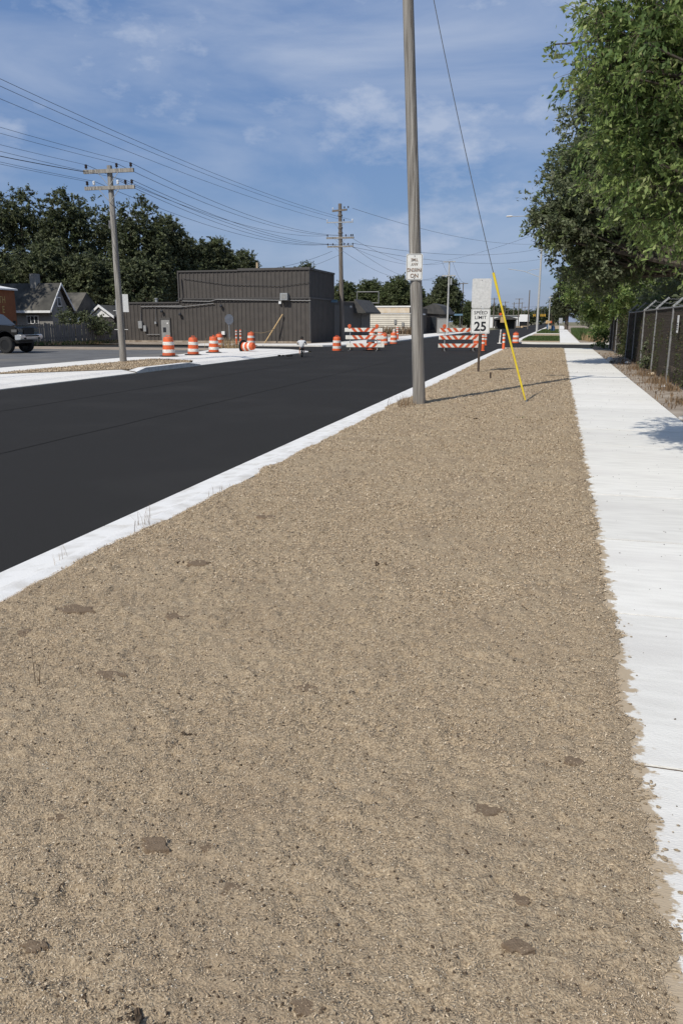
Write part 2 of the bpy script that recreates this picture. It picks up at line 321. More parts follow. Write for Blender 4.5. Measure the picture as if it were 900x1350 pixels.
# main road, side street
sheet('road', [(-13.95, -30), (-3.6, -30), (-3.6, 49.0), (-3.2, 50.6), (-2.4, 51.4), (40, 51.4), (40, 63.8), (-1.6, 63.8), (-2.9, 64.6), (-3.6, 67), (-3.6, 900), (-13.6, 900), (-13.6, 60), (-14.4, 56), (-16.0, 53.3), (-60, 52.2), (-60, 47.2), (-20, 47.0), (-15.5, 46.2), (-14.2, 45.0), (-13.75, 43.5)], ZR, M['asphalt'])
road_o = bpy.data.objects['road']
for x_ in (-7.1, -10.5):
    b = MB(); n_ = 90; pts = [(x_+.012*math.sin(i*1.7)+.008*math.sin(i*4.1), -10+i*.7) for i in range(n_)]
    b.add([(p[0]-.012, p[1], ZR+.003) for p in pts]+[(p[0]+.012, p[1], ZR+.003) for p in pts], [(i, i+1, i+1+n_, i+n_) for i in range(n_-1)]); b.build('paving_seam', M['seam'], road_o)
# parking lot on the far side and its dirt edge
sheet('parking_lot', [(-60, 4), (-19.3, 4), (-19.3, 33.2), (-17.9, 34.0), (-20.5, 47.6), (-60, 47.0)], -0.052, M['old_asphalt'])
sheet('dirt_strip', [(-70, 40.5), (-20.3, 43.0), (-20.6, 46.9), (-70, 46.9)], -0.046, M['dirt'])
sheet('dirt_yard', [(-70, 53), (-17.0, 54.2), (-17, 62), (-17, 90), (-70, 90)], -0.06, M['dirt'])
sheet('far_yard', [(-60, 90), (-17.0, 90), (-17.0, 140), (-60, 140)], -0.06, M['dirt'])

# ---- near kerb: separate cast lengths
KP = [(-3.07, -0.16), (-3.07, 0.0), (-3.22, 0.004), (-3.29, -0.012), (-3.38, -0.062), (-3.66, -0.088), (-3.66, -0.16)]
kerb = MB().bx(-3.64, -3.09, -4, 49.2, -0.158, -0.12).build('kerb', M['kerb']); struct(kerb)
y = -3.5
kseg = None
while y < 49:
    if kseg is None:
        b = MB(); b.extr(KP, 'Y', 0.0, 3.035); kseg = b.build('kerb_length', M['kerb'], kerb); kseg.location = (0, y, 0)
    else:
        o = kseg.copy(); C.objects.link(o); o.location = (0, y, 0)
    y += 3.05
# ---- far side concrete: apron, kerb, walk, corner
def ramped(name, outer, inner, rest):
    """concrete whose road edge drops flush with the asphalt: outer path low, inner path at walk level, rest closes the flat part"""
    b = MB(); n_ = len(outer)
    b.add([(x, y, ZR+.006) for x, y in outer]+[(x, y, 0.0) for x, y in inner]+[(x, y, -.13) for x, y in outer], [(i, i+1, i+1+n_, i+n_) for i in range(n_-1)]+[(i, i+1, i+1+2*n_, i+2*n_) for i in range(n_-1)])
    b.add([(x, y, 0.0) for x, y in inner+rest], [tuple(range(len(inner+rest)))])
    return struct(b.build(name, M['concrete']))
ramped('driveway_apron', [(-13.95, 4), (-13.95, 24.2)], [(-14.9, 4), (-14.5, 24.1)], [(-17.3, 20.6), (-19.3, 17.0), (-19.3, 4)])
fwalk = struct(MB().bx(-19.3, -17.45, 17.0, 32.6, -0.12, 0.006).build('far_walk', M['concrete']))
fk = MB(); fk.prism([(-13.92, 24.75), (-13.92, 28.1), (-14.22, 28.1), (-14.22, 24.75)], -0.12, 0.05)
fk.add([(-13.92, 24.75, 0.05), (-14.22, 24.75, 0.05), (-14.22, 24.1, -0.02), (-13.92, 24.1, -0.06), (-13.92, 24.75, -0.12), (-13.92, 24.1, -0.12)], [(0, 1, 2, 3), (0, 3, 5, 4)])
fk.add([(-13.92, 28.1, 0.05), (-14.22, 28.1, 0.05), (-14.22, 29.2, 0.0), (-13.92, 29.2, -0.07), (-13.92, 28.1, -0.12), (-13.92, 29.2, -0.12)], [(0, 1, 2, 3), (0, 3, 5, 4)])
struct(fk.build('far_kerb', M['kerb']))
struct(MB().prism([(-14.2, 24.7), (-14.2, 28.6), (-15.0, 30.6), (-17.4, 31.6), (-17.4, 20.7)], -0.1, 0.012).build('far_verge', M['mulch']))
rr_ = np.random.default_rng(9); n_ = 9000; xx = rr_.uniform(-17.5, -14.15, n_); yy = rr_.uniform(20.5, 31.8, n_)
lo_ = 20.5+(xx+17.4)/3.2*4.1; hi_ = np.where(xx < -15, 31.6-(xx+17.4)*.42, 30.6-(xx+15)*2.5); kk = (yy > lo_-.1) & (yy < hi_+.1); xx, yy = xx[kk], yy[kk]; n_ = len(xx)
th = rr_.uniform(0, 6.28, n_); L_ = rr_.uniform(.02, .05, n_); hz_ = rr_.uniform(.0, .035, n_)
c_ = np.stack([xx, yy, np.full(n_, .014)], 1); d_ = np.stack([np.cos(th)*L_, np.sin(th)*L_, hz_], 1); w_ = np.stack([-np.sin(th)*.012, np.cos(th)*.012, 0*th], 1)
tag(npmesh('far_mulch', np.stack([c_-w_, c_+w_, c_+d_+w_*.6, c_+d_-w_*.6], 1).reshape(-1, 3), np.arange(4*n_).reshape(-1, 4), [M['fibre%d' % k] for k in range(4)], rr_.choice(4, n_)), 'tan straw mulch around the foot of the double-crossarm pole', 'mulch', kind='stuff')
ramped('corner_walk', [(-13.95, 29.2), (-13.95, 42.5), (-14.0, 43.8), (-14.35, 44.9), (-15.1, 45.7), (-16.2, 46.2), (-20.2, 46.6)],
       [(-14.3, 29.2), (-14.7, 42.3), (-14.75, 43.5), (-15.0, 44.4), (-15.6, 45.0), (-16.4, 45.4), (-20.1, 45.8)], [(-20.0, 44), (-18.6, 37), (-18.2, 33.6), (-19.3, 32.9), (-17.4, 31.7), (-15.0, 30.7)])
struct(MB().prism([(-13.62, 60), (-14.4, 56), (-16.0, 53.4), (-26, 52.9), (-26, 55.2), (-18.3, 56.6), (-17.2, 60), (-17.2, 126), (-13.62, 126)], -0.12, 0.0).build('far_corner_walk', M['concrete']))
# ---- right: old strip by the fence, lot behind the fence
struct(MB().bx(2.12, 3.6, -4, 51, -0.15, -0.02).build('old_strip', M['oldcon']))
struct(MB().bx(3.6, 60, -4, 51, -0.15, -0.03).build('fenced_lot', M['dirt']))
# ---- sidewalk slabs
walk = MB().bx(0.18, 2.08, -0.4, 51.0, -0.155, -0.0055).build('sidewalk', M['clod']); struct(walk)
y0 = 2.79-1.62*2; slabs = []; k = 0
while y0+k*1.62 < 50:
    ya = y0+k*1.62
    if k < 3: sl = MB().bx(0.17, 2.09, 0.007, 1.613, -0.1, 0.0).build('slab', M['slab%d' % k], walk, bevel=0.003); slabs.append(sl)
    else: sl = slabs[(k*7+k//4) % 3].copy(); C.objects.link(sl)
    sl.location = (0, ya, RNG.uniform(-0.002, 0.002))
    k += 1
# ---- beyond the side street on the right
struct(MB().bx(0.2, 1.72, 64.2, 330, -0.15, 0.0).build('far_sidewalk', M['concrete']))
ik = MB(); ik.prism([(-3.62, 67.5), (-3.3, 65.9), (-2.4, 64.9), (-1.6, 64.2), (9, 64.2), (9, 64.75), (-1.4, 64.75), (-2.1, 65.3), (-2.8, 66.4), (-3.1, 67.6), (-3.1, 330), (-3.62, 330)], -0.14, 0.012)
struct(ik.build('far_right_kerb', M['concrete']))
struct(MB().prism([(-3.08, 67.8), (-2.75, 66.5), (-2.05, 65.4), (-1.4, 64.8), (0.18, 64.8), (0.18, 330), (-3.08, 330)], -0.14, 0.008).build('far_right_verge', M['mulch']))
struct(MB().bx(1.74, 40, 64.8, 330, -0.14, -0.02).build('far_right_lot', M['dirt']))
struct(MB().bx(-3.06, 0.16, 112, 114.5, -0.1, 0.03).build('crossing_walk', M['concrete']))

# ================================================================== THE VERGE (seeded soil with straw mulch)
def edge_r(y):
    e = 0.395+0.0*y
    e = e+0.05*vnoise(y*0.9, y*0+3.3, 5)+0.075*vnoise(y*4.2, y*0+1.3, 6)+0.05*vnoise(y*13, y*0, 7)+0.03*vnoise(y*45, y*0, 8)
    e = e+0.05*np.exp(-((y-2.66)/0.05)**2)-0.03*np.exp(-((y-2.52)/0.05)**2)
    return e
def edge_l(y): return -3.08+0.09*vnoise(y*2.1, y*0+9, 15)+0.03*vnoise(y*9, y*0, 16)-0.01
def vz(x, y):
    dr = np.clip((edge_r(y)-x)/0.10, 0, 1); dl = np.clip((x-edge_l(y))/0.08, 0, 1); e = np.minimum(dr, dl)
    z = 0.016+0.020*vnoise(x*1.3, y*1.3, 21)+0.016*vnoise(x*5, y*5, 22)+0.014*vnoise(x*16, y*16, 23)+0.015*vnoise(x*42, y*42, 24)+0.010*vnoise(x*95, y*95, 25)-0.045*np.clip(vnoise(x*30, y*30, 28)+.6*vnoise(x*11, y*11, 29)-.28, 0, 1)
    z = z+0.012*np.clip(vnoise(x*9, y*9, 27)-0.12, 0, 1)*3
    return 0.005+np.maximum(z, 0.002-0.004*e)*e
rows = [0.9]
while rows[-1] < 51.2: rows.append(rows[-1]+max(0.0125, 0.0042*rows[-1]+0.0006*max(0, rows[-1]-6)**1.5))
rows = np.array(rows); NC = 290
U = np.linspace(0, 1, NC)
U = np.concatenate([[0], U[1:-1]+RNG.uniform(-.4, .4, NC-2)/NC, [1]])
YY = np.repeat(rows[:, None], NC, 1)+np.where((np.arange(NC) > 0)[None, :], 0, 0)
EL, ER = edge_l(YY[:, 0]), edge_r(YY[:, 0])
XX = EL[:, None]+(ER-EL)[:, None]*U[None, :]
ZZ = vz(XX, YY)
V = np.stack([XX, YY, ZZ], -1).reshape(-1, 3)
ii = np.arange((len(rows)-1)*NC).reshape(-1, NC)[:, :-1].ravel()
Q = np.stack([ii, ii+1, ii+NC+1, ii+NC], 1)
verge = struct(npmesh('verge', V, Q, M['mulch'], smooth=False))
print('verge', len(V))
# straw fibres and crumbs lying on it
def fibres(y0, y1, dens, ln, wd, seed, tilt=0.5):
    r = np.random.default_rng(seed); n = int((y1-y0)*3.5*dens)
    y = r.uniform(y0, y1, n); a, b = edge_l(y)-0.015, edge_r(y)+0.012; x = a+(b-a)*r.uniform(0, 1, n)
    dn = 1.1*vnoise(x*1.6, y*1.6, 31)+0.9*vnoise(x*7, y*7, 32)+.6*vnoise(x*25, y*25, 33); keep = r.uniform(-0.9, 0.55, n) < dn
    x, y = x[keep], y[keep]; n = len(x)
    z = np.maximum(vz(x, y), 0.004)+r.uniform(0.0, 0.006, n)
    th = r.uniform(0, 2*np.pi, n); L = r.uniform(*ln, n)*r.choice([0.6, 0.8, 1.0, 1.0, 1.2, 2.2], n); Wd = r.uniform(*wd, n)
    ti = r.normal(0, tilt, n); ro = r.normal(0, 0.7, n)
    d = np.stack([np.cos(th)*np.cos(ti), np.sin(th)*np.cos(ti), np.sin(ti)], 1)
    s = np.stack([-np.sin(th)*np.cos(ro), np.cos(th)*np.cos(ro), np.sin(ro)], 1)
    c = np.stack([x, y, z+np.abs(np.sin(ti))*L*0.35], 1)
    d = d*L[:, None]/2; s = s*Wd[:, None]/2
    v = np.stack([c-d-s*.6, c-d*.2+s, c+d+s*.5, c+d*.3-s], 1).reshape(-1, 3)
    q = np.arange(4*n).reshape(-1, 4)
    return v, q, r.choice(5, n, p=[0.25, 0.33, 0.22, 0.12, 0.08])
vs, qs, ms, off = [], [], [], 0
for a in [(1.2, 2.6, 60000, (.0022, .0062), (.0014, .0036), 1), (2.6, 4.2, 40000, (.003, .008), (.0018, .0044), 7), (4.2, 6.5, 15000, (.005, .013), (.003, .007), 2), (6.5, 10, 7000, (.007, .016), (.0045, .009), 3), (10, 16, 3400, (.010, .020), (.006, .011), 4), (16, 30, 1300, (.014, .028), (.009, .015), 5), (30, 50, 400, (.02, .035), (.012, .022), 6)]:
    v, q, mi = fibres(*a); vs.append(v); qs.append(q+off); ms.append(mi); off += len(v)
fb = npmesh('straw_mulch', np.concatenate(vs), np.concatenate(qs), [M['fibre%d' % i] for i in range(5)], np.concatenate(ms))
tag(fb, 'tan straw and wood fibre mulch scattered over the bare verge', 'mulch', kind='stuff'); print('fibres', sum(len(q) for q in qs))
# crumbs, clods and pale chips: small octahedra, joined
def crumbs(name, n, y0, y1, s0, s1, mat, seed, flat=0.6, power=2.0, xr=None):
    r = np.random.default_rng(seed); y = y0+(y1-y0)*r.uniform(0, 1, n)**power
    if xr is None: a, b = edge_l(y), edge_r(y)
    else: a, b = xr[0]+0*y, xr[1]+0*y
    x = a+(b-a)*r.uniform(0, 1, n)
    z = vz(x, y) if xr is None else np.full(n, xr[2])
    sc = r.uniform(s0, s1, n)*(1+y*0.05)
    base = np.array([[1, 0, 0], [0, 1, 0], [-1, 0, 0], [0, -1, 0], [0, 0, 1], [0, 0, -1]], float)
    v = base[None]*r.uniform(0.6, 1.3, (n, 6, 1))*sc[:, None, None]; v[:, :, 2] *= flat
    th = r.uniform(0, 6.28, n); cs, sn = np.cos(th)[:, None], np.sin(th)[:, None]
    v = np.stack([v[:, :, 0]*cs-v[:, :, 1]*sn*0.7, v[:, :, 0]*sn+v[:, :, 1]*cs*0.7, v[:, :, 2]], -1)
    v += np.stack([x, y, z+sc*flat*0.3], -1)[:, None, :]
    t = np.array([[0, 1, 4], [1, 2, 4], [2, 3, 4], [3, 0, 4], [1, 0, 5], [2, 1, 5], [3, 2, 5], [0, 3, 5]])
    q = (t[None]+6*np.arange(n)[:, None, None]).reshape(-1, 3)
    return npmesh(name, v.reshape(-1, 3), q, mat)
tag(crumbs('soil_crumbs', 15000, 1.3, 34, .002, .0075, M['clod'], 41), 'dark crumbs of soil strewn through the straw mulch', 'soil', kind='stuff')
tag(crumbs('wood_chips', 2600, 1.3, 14, .0018, .0045, M['chip'], 42, 0.35), 'tiny pale wood chips strewn over the mulch', 'wood chips', kind='stuff')
tag(crumbs('walk_grit', 420, 1.5, 30, .002, .0065, M['clod'], 43, 0.4, 1.6, (0.42, 2.0, 0.001)), 'grit and dry leaf bits scattered on the pale sidewalk', 'grit', kind='stuff')
# mulch spilled on the slabs
sp = MB(); r_ = random.Random(5)
for i in range(150):
    y_ = r_.choice([r_.gauss(2.62, .08), r_.gauss(2.35, .12), r_.gauss(2.05, .15), r_.uniform(1.6, 5.5), r_.uniform(1.6, 9)])
    x_ = float(edge_r(np.array([y_]))[0])+abs(r_.gauss(0, .035))
    rr = r_.uniform(.002, .008); n_ = 9; ph = r_.random()*6
    top = [(x_+rr*1.5*math.cos(ph+6.283*k_/n_)*r_.uniform(.5, 1.3), y_+rr*math.sin(ph+6.283*k_/n_)*r_.uniform(.5, 1.3), 0.0035+i*0.000004) for k_ in range(n_)]
    sp.add(top+[(x_, y_, 0.008)], [(k_, (k_+1) % n_, n_) for k_ in range(n_)])
tag(sp.build('spilled_mulch', M['mulch']), 'crumbs of mulch spilled over the sidewalk edge', 'mulch', kind='stuff')
# smooth bare soil spots
for i, (px_, py_, rr) in enumerate([(405, 908, .045), (205, 1115, .042), (640, 1068, .05), (682, 1182, .032), (682, 1255, .032), (262, 745, .075), (100, 805, .09), (38, 833, .07), (232, 812, .075), (147, 890, .06), (275, 1120, .03), (75, 1075, .032), (305, 1168, .026), (292, 1176, .022), (755, 1003, .04), (405, 1330, .035), (437, 732, .05), (45, 1248, .03), (350, 683, .07)]):
    P = gp(px_, py_, 0.02); b = MB(); n_ = 18; rg = random.Random(i+50)
    ring = [(rr*1.2*math.cos(6.283*k_/n_)*rg.uniform(.55, 1.15), rr*0.8*math.sin(6.283*k_/n_)*rg.uniform(.55, 1.15)) for k_ in range(n_)]
    zz = float(vz(np.array([P.x]), np.array([P.y]))[0])+0.003
    b.add([(x_*1.12, y_*1.12, -0.02) for x_, y_ in ring]+[(x_, y_, 0.0) for x_, y_ in ring]+[(x_*.55, y_*.55, 0.002) for x_, y_ in ring]+[(0, 0, 0.0)],
          [(k_, (k_+1) % n_, (k_+1) % n_+n_, k_+n_) for k_ in range(n_)]+[(k_+n_, (k_+1) % n_+n_, (k_+1) % n_+2*n_, k_+2*n_) for k_ in range(n_)]+[(k_+2*n_, (k_+1) % n_+2*n_, 3*n_) for k_ in range(n_)])
    o = b.build('soil_spot', M['soil'], verge, smooth=True); o.location = (P.x, P.y, zz)
# twig-like clods
for i, (px_, py_) in enumerate([(262, 965), (240, 740), (502, 744), (628, 552), (170, 1335)]):
    P = gp(px_, py_, 0.03); b = MB(); rg = random.Random(i)
    for q_ in range(9):
        b.box((rg.gauss(0, .03), rg.gauss(0, .015), rg.uniform(-.012, .002)), (rg.uniform(.01, .035), rg.uniform(.008, .018), rg.uniform(.006, .016)), rg.random()*3, 0, rg.random(), rg.random())
    o = b.build('dark_clod', M['clod'], verge, bevel=0.004); o.location = (P.x, P.y, float(vz(np.array([P.x]), np.array([P.y]))[0])+.006)

# ================================================================== GRASS TUFTS AND WEEDS
def blades(n, cx, cy, sx, sy, h0, h1, w, rng, z=0.0, lean=0.5):
    x = rng.normal(cx, sx, n) if sx >= 0 else cx+sx*rng.uniform(-1, 1, n); y_ = rng.normal(cy, sy, n) if sy >= 0 else cy+sy*rng.uniform(-1, 1, n)
    h = rng.uniform(h0, h1, n); a = rng.uniform(0, 6.28, n); l_ = rng.uniform(0, lean, n)*h
    dx, dy = np.cos(a), np.sin(a); p0 = np.stack([x, y_, np.full(n, z)], 1)
    sd_ = np.stack([-dy, dx, 0*dx], 1)*w/2
    mid = p0+np.stack([dx*l_*.35, dy*l_*.35, h*.6], 1); tip = p0+np.stack([dx*l_, dy*l_, h], 1)
    v = np.stack([p0-sd_, p0+sd_, mid+sd_*.8, mid-sd_*.8, mid-sd_*.8, mid+sd_*.8, tip+sd_*.15, tip-sd_*.15], 1).reshape(-1, 3)
    return v, np.arange(8*n).reshape(-1, 4)
def tuft(label, P, n, spread, h0, h1, w, mat, group=None, name='weed_tuft', lean=.7, cat='weeds'):
    v, q = blades(n, 0, 0, spread[0], spread[1], h0, h1, w, RNG, 0, lean)
    o = npmesh(name, v, q, mat); o.location = P; return tag(o, label, cat, group, 'stuff')
tuft('dry grass tuft against the wooden pole with the parking sign', gp(533, 536), 110, (.12, .2), .05, .25, .008, M['weed'])
tuft('thin dry weeds sprouting beside the kerb, nearest tuft to the dark road bend', gp(186, 694), 14, (.04, .12), .04, .17, .004, M['weed'])
tuft('sparse dry stalks hanging over the near kerb', gp(85, 738), 6, (.03, .10), .04, .12, .003, M['straw'])
tuft('wispy dry weeds at the kerb edge between the kerb stalks and the pole', gp(287, 650), 10, (.05, .12), .03, .09, .004, M['weed'])
tuft('single small green sprout in the mulch near the yellow guard', gp(688, 552), 26, (.03, .03), .02, .05, .012, M['grass'])
tuft('lone thin dry stalk standing in the mulch', gp(50, 905), 5, (.01, .01), .08, .2, .004, M['weed'])
# grass on the far right island
v, q = blades(26000, -1.4, 79, -1.55, -9.0, .06, .20, .028, RNG, 0.0, .9)
tag(npmesh('island_grass', v, q, M['grass']), 'low green grass on the planted island past the side street', 'grass', kind='stuff')
v, q = blades(22000, -1.4, 140, -1.55, -24, .08, .24, .05, RNG, 0.0, .9)
tag(npmesh('island_grass', v, q, M['grass']), 'low green grass on the farther island past the crossing walk', 'grass', kind='stuff')
v, q = blades(9000, 2.7, 96, -0.9, -22.0, .15, .9, .05, RNG, 0.0, .6)
tag(npmesh('roadside_weeds', v, q, M['grass']), 'tall green weeds beside the far sidewalk', 'weeds', kind='stuff')
v, q = blades(900, 3.0, 72, .35, 2.0, .25, .8, .03, RNG, 0.0, .5)
tag(npmesh('dry_stalks', v, q, M['straw']), 'tan dry stalks between far sidewalk and leafy bush', 'weeds', kind='stuff')

# ================================================================== UTILITY POLES
def pole_part(parent, h, r0, r1, mat, lean=(0, 0), n=14, name='pole', z0=-0.15, lump=0.0):
    b = MB(); N = 24; pts = []; rad = []
    for i in range(N+1):
        t = i/N; pts.append((lean[0]*t*h, lean[1]*t*h, z0+(h-z0)*t)); rad.append((r0+(r1-r0)*t)*(1+lump*math.sin(i*2.3)*.5))
    b.tube(pts, rad, n); return b.build(name, mat, parent, smooth=True)
def insulator(parent, p, mat, s=1.0):
    b = MB(); b.lathe([(.012*s, 0), (.012*s, .06*s), (.05*s, .06*s), (.06*s, .10*s), (.035*s, .12*s), (.055*s, .14*s), (.05*s, .19*s), (.02*s, .21*s)], 8, p); return b.build('insulator', mat, parent, smooth=True)
def crossarm(parent, z, half, mat, dx=0.0, th=.11, ins=(), imat='insul', brace=True, rz=0.0, off=-0.14):
    b = MB(); c, s_ = math.cos(rz), math.sin(rz)
    b.box((dx, off, z), (2*half, .09, th), rz); a = b.build('crossarm', mat, parent)
    for u in ins:
        im = imat
        if isinstance(u, tuple): u, im = u
        insulator(parent, (dx+u*c, off+u*s_, z+th/2), M[im])
    if brace:
        for s2 in (-1, 1):
            b = MB(); b.tube([(dx+s2*half*.42*c, off-.05+s2*half*.42*s_, z-th*.3), (dx, off-.03, z-.55)], .014, 5); b.build('brace', M['galv'], parent)
# -- pole S
PS = gp(553, 533)
rootS = empty('utility_pole', (PS.x, PS.y, 0), 0, 'tall grey weathered wooden pole leaning by the kerb, holding the upside-down sign', 'utility pole')
LEAN_S = -0.0535
pS = pole_part(rootS, 11.5, .125, .085, M['pole'], (LEAN_S, 0), 24, lump=0.02)
for k in range(26):     # drying checks in the wood
    rg = random.Random(k); b = MB(); z0 = rg.uniform(.2, 7); L = rg.uniform(.3, 1.3); a = rg.uniform(-2.9, -.4); rr = .1255-(.04/11.5)*z0
    cx_, cy_ = math.cos(a), math.sin(a)
    b.tube([(LEAN_S*(z0+L*t)+cx_*(rr-.0035*(L*t)), cy_*(rr-.0035*(L*t)), z0+L*t) for t in (0, .3, .7, 1)], [.0005, .004, .003, .0005], 4); b.build('crack', M['pole_dark'], rootS)
crossarm(rootS, 10.9, 1.2, M['pole'], dx=LEAN_S*10.9, ins=(-1.05, -.4, .4, 1.05))
# guy wire with yellow guard
A = gp(693, 531, 0.0); TOP = Vector((PS.x+LEAN_S*9.2+.09, PS.y, 9.2))
rg_ = empty('guy_wire', A, 0, 'steel guy wire in a yellow guard anchored in the mulch beside the leaning pole', 'guy wire')
D = TOP-A
def gpt(t):
    q_ = D*t; q_ = Vector(q_); q_ += Vector((-0.10*(4*t*(1-t)), 0, 0)); return q_
b = MB(); b.tube([gpt(i/24) for i in range(25)], .008, 6); b.build('cable', M['wire_grey'], rg_)
b = MB(); b.tube([gpt(.006+.272*i/10) for i in range(11)], [.015]+[.021]*8+[.027, .026], 10); b.build('guard', M['yellow'], rg_, smooth=True)
b = MB(); b.tube([(0.03, 0.01, -.15), (0, 0, .06)], .014, 6); b.build('anchor_rod', M['galv'], rg_)
# -- NO PARKING sign, mounted upside down
zc = 2.64; fy = -(0.118+.012)
rs = empty('parking_sign', (PS.x+LEAN_S*zc-.005, PS.y+fy, zc), math.radians(7), 'small white no parking sign hung upside down on the leaning wooden pole', 'sign')
def rrect(w, h, r, n=5):
    pts = []
    for cx_, cy_, a0 in ((w/2-r, h/2-r, 0), (-w/2+r, h/2-r, 90), (-w/2+r, -h/2+r, 180), (w/2-r, -h/2+r, 270)):
        for i in range(n+1): a = math.radians(a0+90*i/n); pts.append((cx_+r*math.cos(a), cy_+r*math.sin(a)))
    return pts
def signplate(parent, w, h, mat, border=None, r=.04, name='plate', zc=0.0, y=0.0):
    b = MB(); b.extr([(x_, z_+zc) for x_, z_ in rrect(w, h, r)], 'Y', y-.003, y+.003); o = b.build(name, mat, parent)
    if border:
        ins, wd, bm = border; po, pi = rrect(w-2*ins, h-2*ins, r*.8), rrect(w-2*ins-2*wd, h-2*ins-2*wd, r*.6); n = len(po); b = MB()
        b.add([(x_, y-.0045, z_+zc) for x_, z_ in po]+[(x_, y-.0045, z_+zc) for x_, z_ in pi], [(i, (i+1) % n, (i+1) % n+n, i+n) for i in range(n)]); b.build('border', bm, parent)
    return o
signplate(rs, .315, .485, M['sign'], (.012, .007, M['black']), .03)
RU = (math.radians(-90), math.radians(180), 0)     # turned upside down
def flip_text(body, size, z_, sx, mat, w=.002):
    return text_part(body, size, mat, rs, (0, -.0058, z_), (math.radians(90), math.radians(180), 0), sx, weight=w)
flip_text('NO', .105, -.155, .95, M['faded_text']); flip_text('PARKING', .098, -.05, .66, M['faded_text'])
flip_text('ANY', .075, .055, .85, M['faded_text'], .001); flip_text('TIME', .075, .135, .85, M['faded_text'], .001)
for z_ in (-.205, .205): b = MB(); b.lathe([(.009, -.012), (.009, -.004)], 8, (0, 0, z_), axis='Y'); b.build('bolt', M['galv_dark'], rs)
b = MB(); b.box((0, .004+.006, 0), (.03, .012, .40)); b.build('bracket', M['galv'], rs)

# -- SPEED LIMIT sign
P = gp(630, 491)
rs = empty('speed_limit_sign', (P.x, P.y, 0), math.radians(9), 'speed limit 25 sign on a brown steel post below a blank plate', 'sign')
b = MB(); 
b.extr([(-.038, 0), (-.038, .012), (-.016, .012), (-.016, .05), (.016, .05), (.016, .012), (.038, .012), (.038, 0)], 'X', 0, 1)
b.v = [(y_, z_, x_*3.06-.12) for x_, y_, z_ in b.v]
b.build('post', M['rustpost'], rs)
signplate(rs, .61, .79, M['sign'], (.014, .011, M['black']), .045, 'speed_plate', 1.635, -.004)
def st(body, size, z_, sx, mat=None, w=.003): text_part(body, size, mat or M['black'], rs, (0.0, -.0095, z_), (math.radians(90), 0, 0), sx, weight=w)
st('SPEED', .150, 1.895, 1.08, None, .001); st('LIMIT', .150, 1.745, 1.08, None, .001); st('25', .40, 1.455, 1.0, None, .010)
signplate(rs, .61, .91, M['sign_old'], None, .045, 'blank_plate', 2.50, -.006)
for z_ in (1.30, 1.97, 2.10, 2.9):
    b = MB(); b.lathe([(.012, -.016), (.012, -.006)], 8, (0, 0, z_), axis='Y'); b.build('bolt', M['galv_dark'], rs)
# survey stake
P = gp(646, 499.5); b = MB(); b.prism([(-.02, -.02), (.02, -.02), (.02, .02), (-.02, .02)], -.05, .19); o = b.build('survey_stake', M['rustpost'], bevel=.004); o.location = P; o.rotation_euler = (0.08, -.05, .4)
tag(o, 'short dark wooden stake in the mulch near the speed sign', 'stake')

# -- pole L (double crossarm)
PL = gp(163, 477, 0.0)
rL = empty('utility_pole', (PL.x, PL.y, 0), 0, 'grey wooden pole with two crossarms standing on the far mulch strip', 'utility pole')
pole_part(rL, 7.55, .145, .10, M['pole'], (-0.006, 0), 14)
crossarm(rL, 7.33, 1.06, M['pole'], dx=-.01, th=.14, ins=(-.95, .35, .95), rz=.06)
crossarm(rL, 6.72, 1.06, M['pole'], dx=-.01, th=.13, ins=(-.95, (-.66, 'insul_w'), (.36, 'insul_w'), .68, .95), rz=.06)
for z_, a in ((2.05, 1), (1.3, 1)):
    b = MB(); b.tube([(-.28, -.05, z_), (.28, .05, z_)], .012, 5); b.build('step_bolt', M['galv'], rL)
MB().box((.26, .02, 2.35), (.22, .02, .70), .55).build('plate', M['sign'], rL); MB().box((-.2, .12, 2.2), (.12, .02, .6), .5).build('plate', M['sign_back'], rL)
b = MB(); b.box((-.28, .2, 5.4), (.12, .12, .3)); b.tube([(-.28, .2, 5.3), (-.1, .1, 4.9), (0, 0, 4.8)], .03, 6); b.build('bracket', M['galv_dark'], rL)
# -- pole M
PM = gp(451, 449, 0.0)
rM = empty('utility_pole', (PM.x, PM.y, 0), 0, 'dark wooden pole with stacked crossarms at the dark building corner', 'utility pole')
pole_part(rM, 11.3, .22, .15, M['pole_dark'], (-0.018, 0), 12)
crossarm(rM, 10.75, .75, M['pole_dark'], dx=-.2, th=.15, ins=((-.7, 'insul_w'), .5, .9), brace=False, rz=-.35)
crossarm(rM, 9.8, 1.15, M['galv'], dx=-.18, th=.09, ins=((-1.1, 'insul_w'), (1.1, 'insul_w'), .35), brace=True, rz=.05)
crossarm(rM, 8.55, 1.2, M['pole'], dx=-.15, th=.15, ins=(-1.1, .5, .95, 1.1), rz=.05)
crossarm(rM, 7.85, 1.15, M['pole'], dx=-.14, th=.13, ins=(-1.1, -.65, .35, .7, 1.1), rz=.0)
b = MB(); b.box((-.85, -.25, 3.35), (1.0, .02, .22)); b.build('street_name_plate', M['street_blue'], rM)
for z_ in (10.3, 9.3, 8.9): b = MB(); b.lathe([(.21, z_), (.21, z_+.12)], 10, (-.018*z_, 0, 0)); b.build('band', M['pole_dark'], rM)
# -- out-of-frame poles that carry the same lines
rL2 = dup(rL, (PL.x-.3, -9, 0), 0.05, 'grey wooden pole with two crossarms beside the driveway apron, south along the far walk')
rT = empty('utility_pole', (-20.6, -4, 0), 0, 'taller single-arm wooden pole behind the far walk, south of the lot', 'utility pole')
pole_part(rT, 11.6, .17, .12, M['pole'], (0, 0), 12); crossarm(rT, 11.2, 1.1, M['pole'], ins=(-1.0, .4, 1.0))

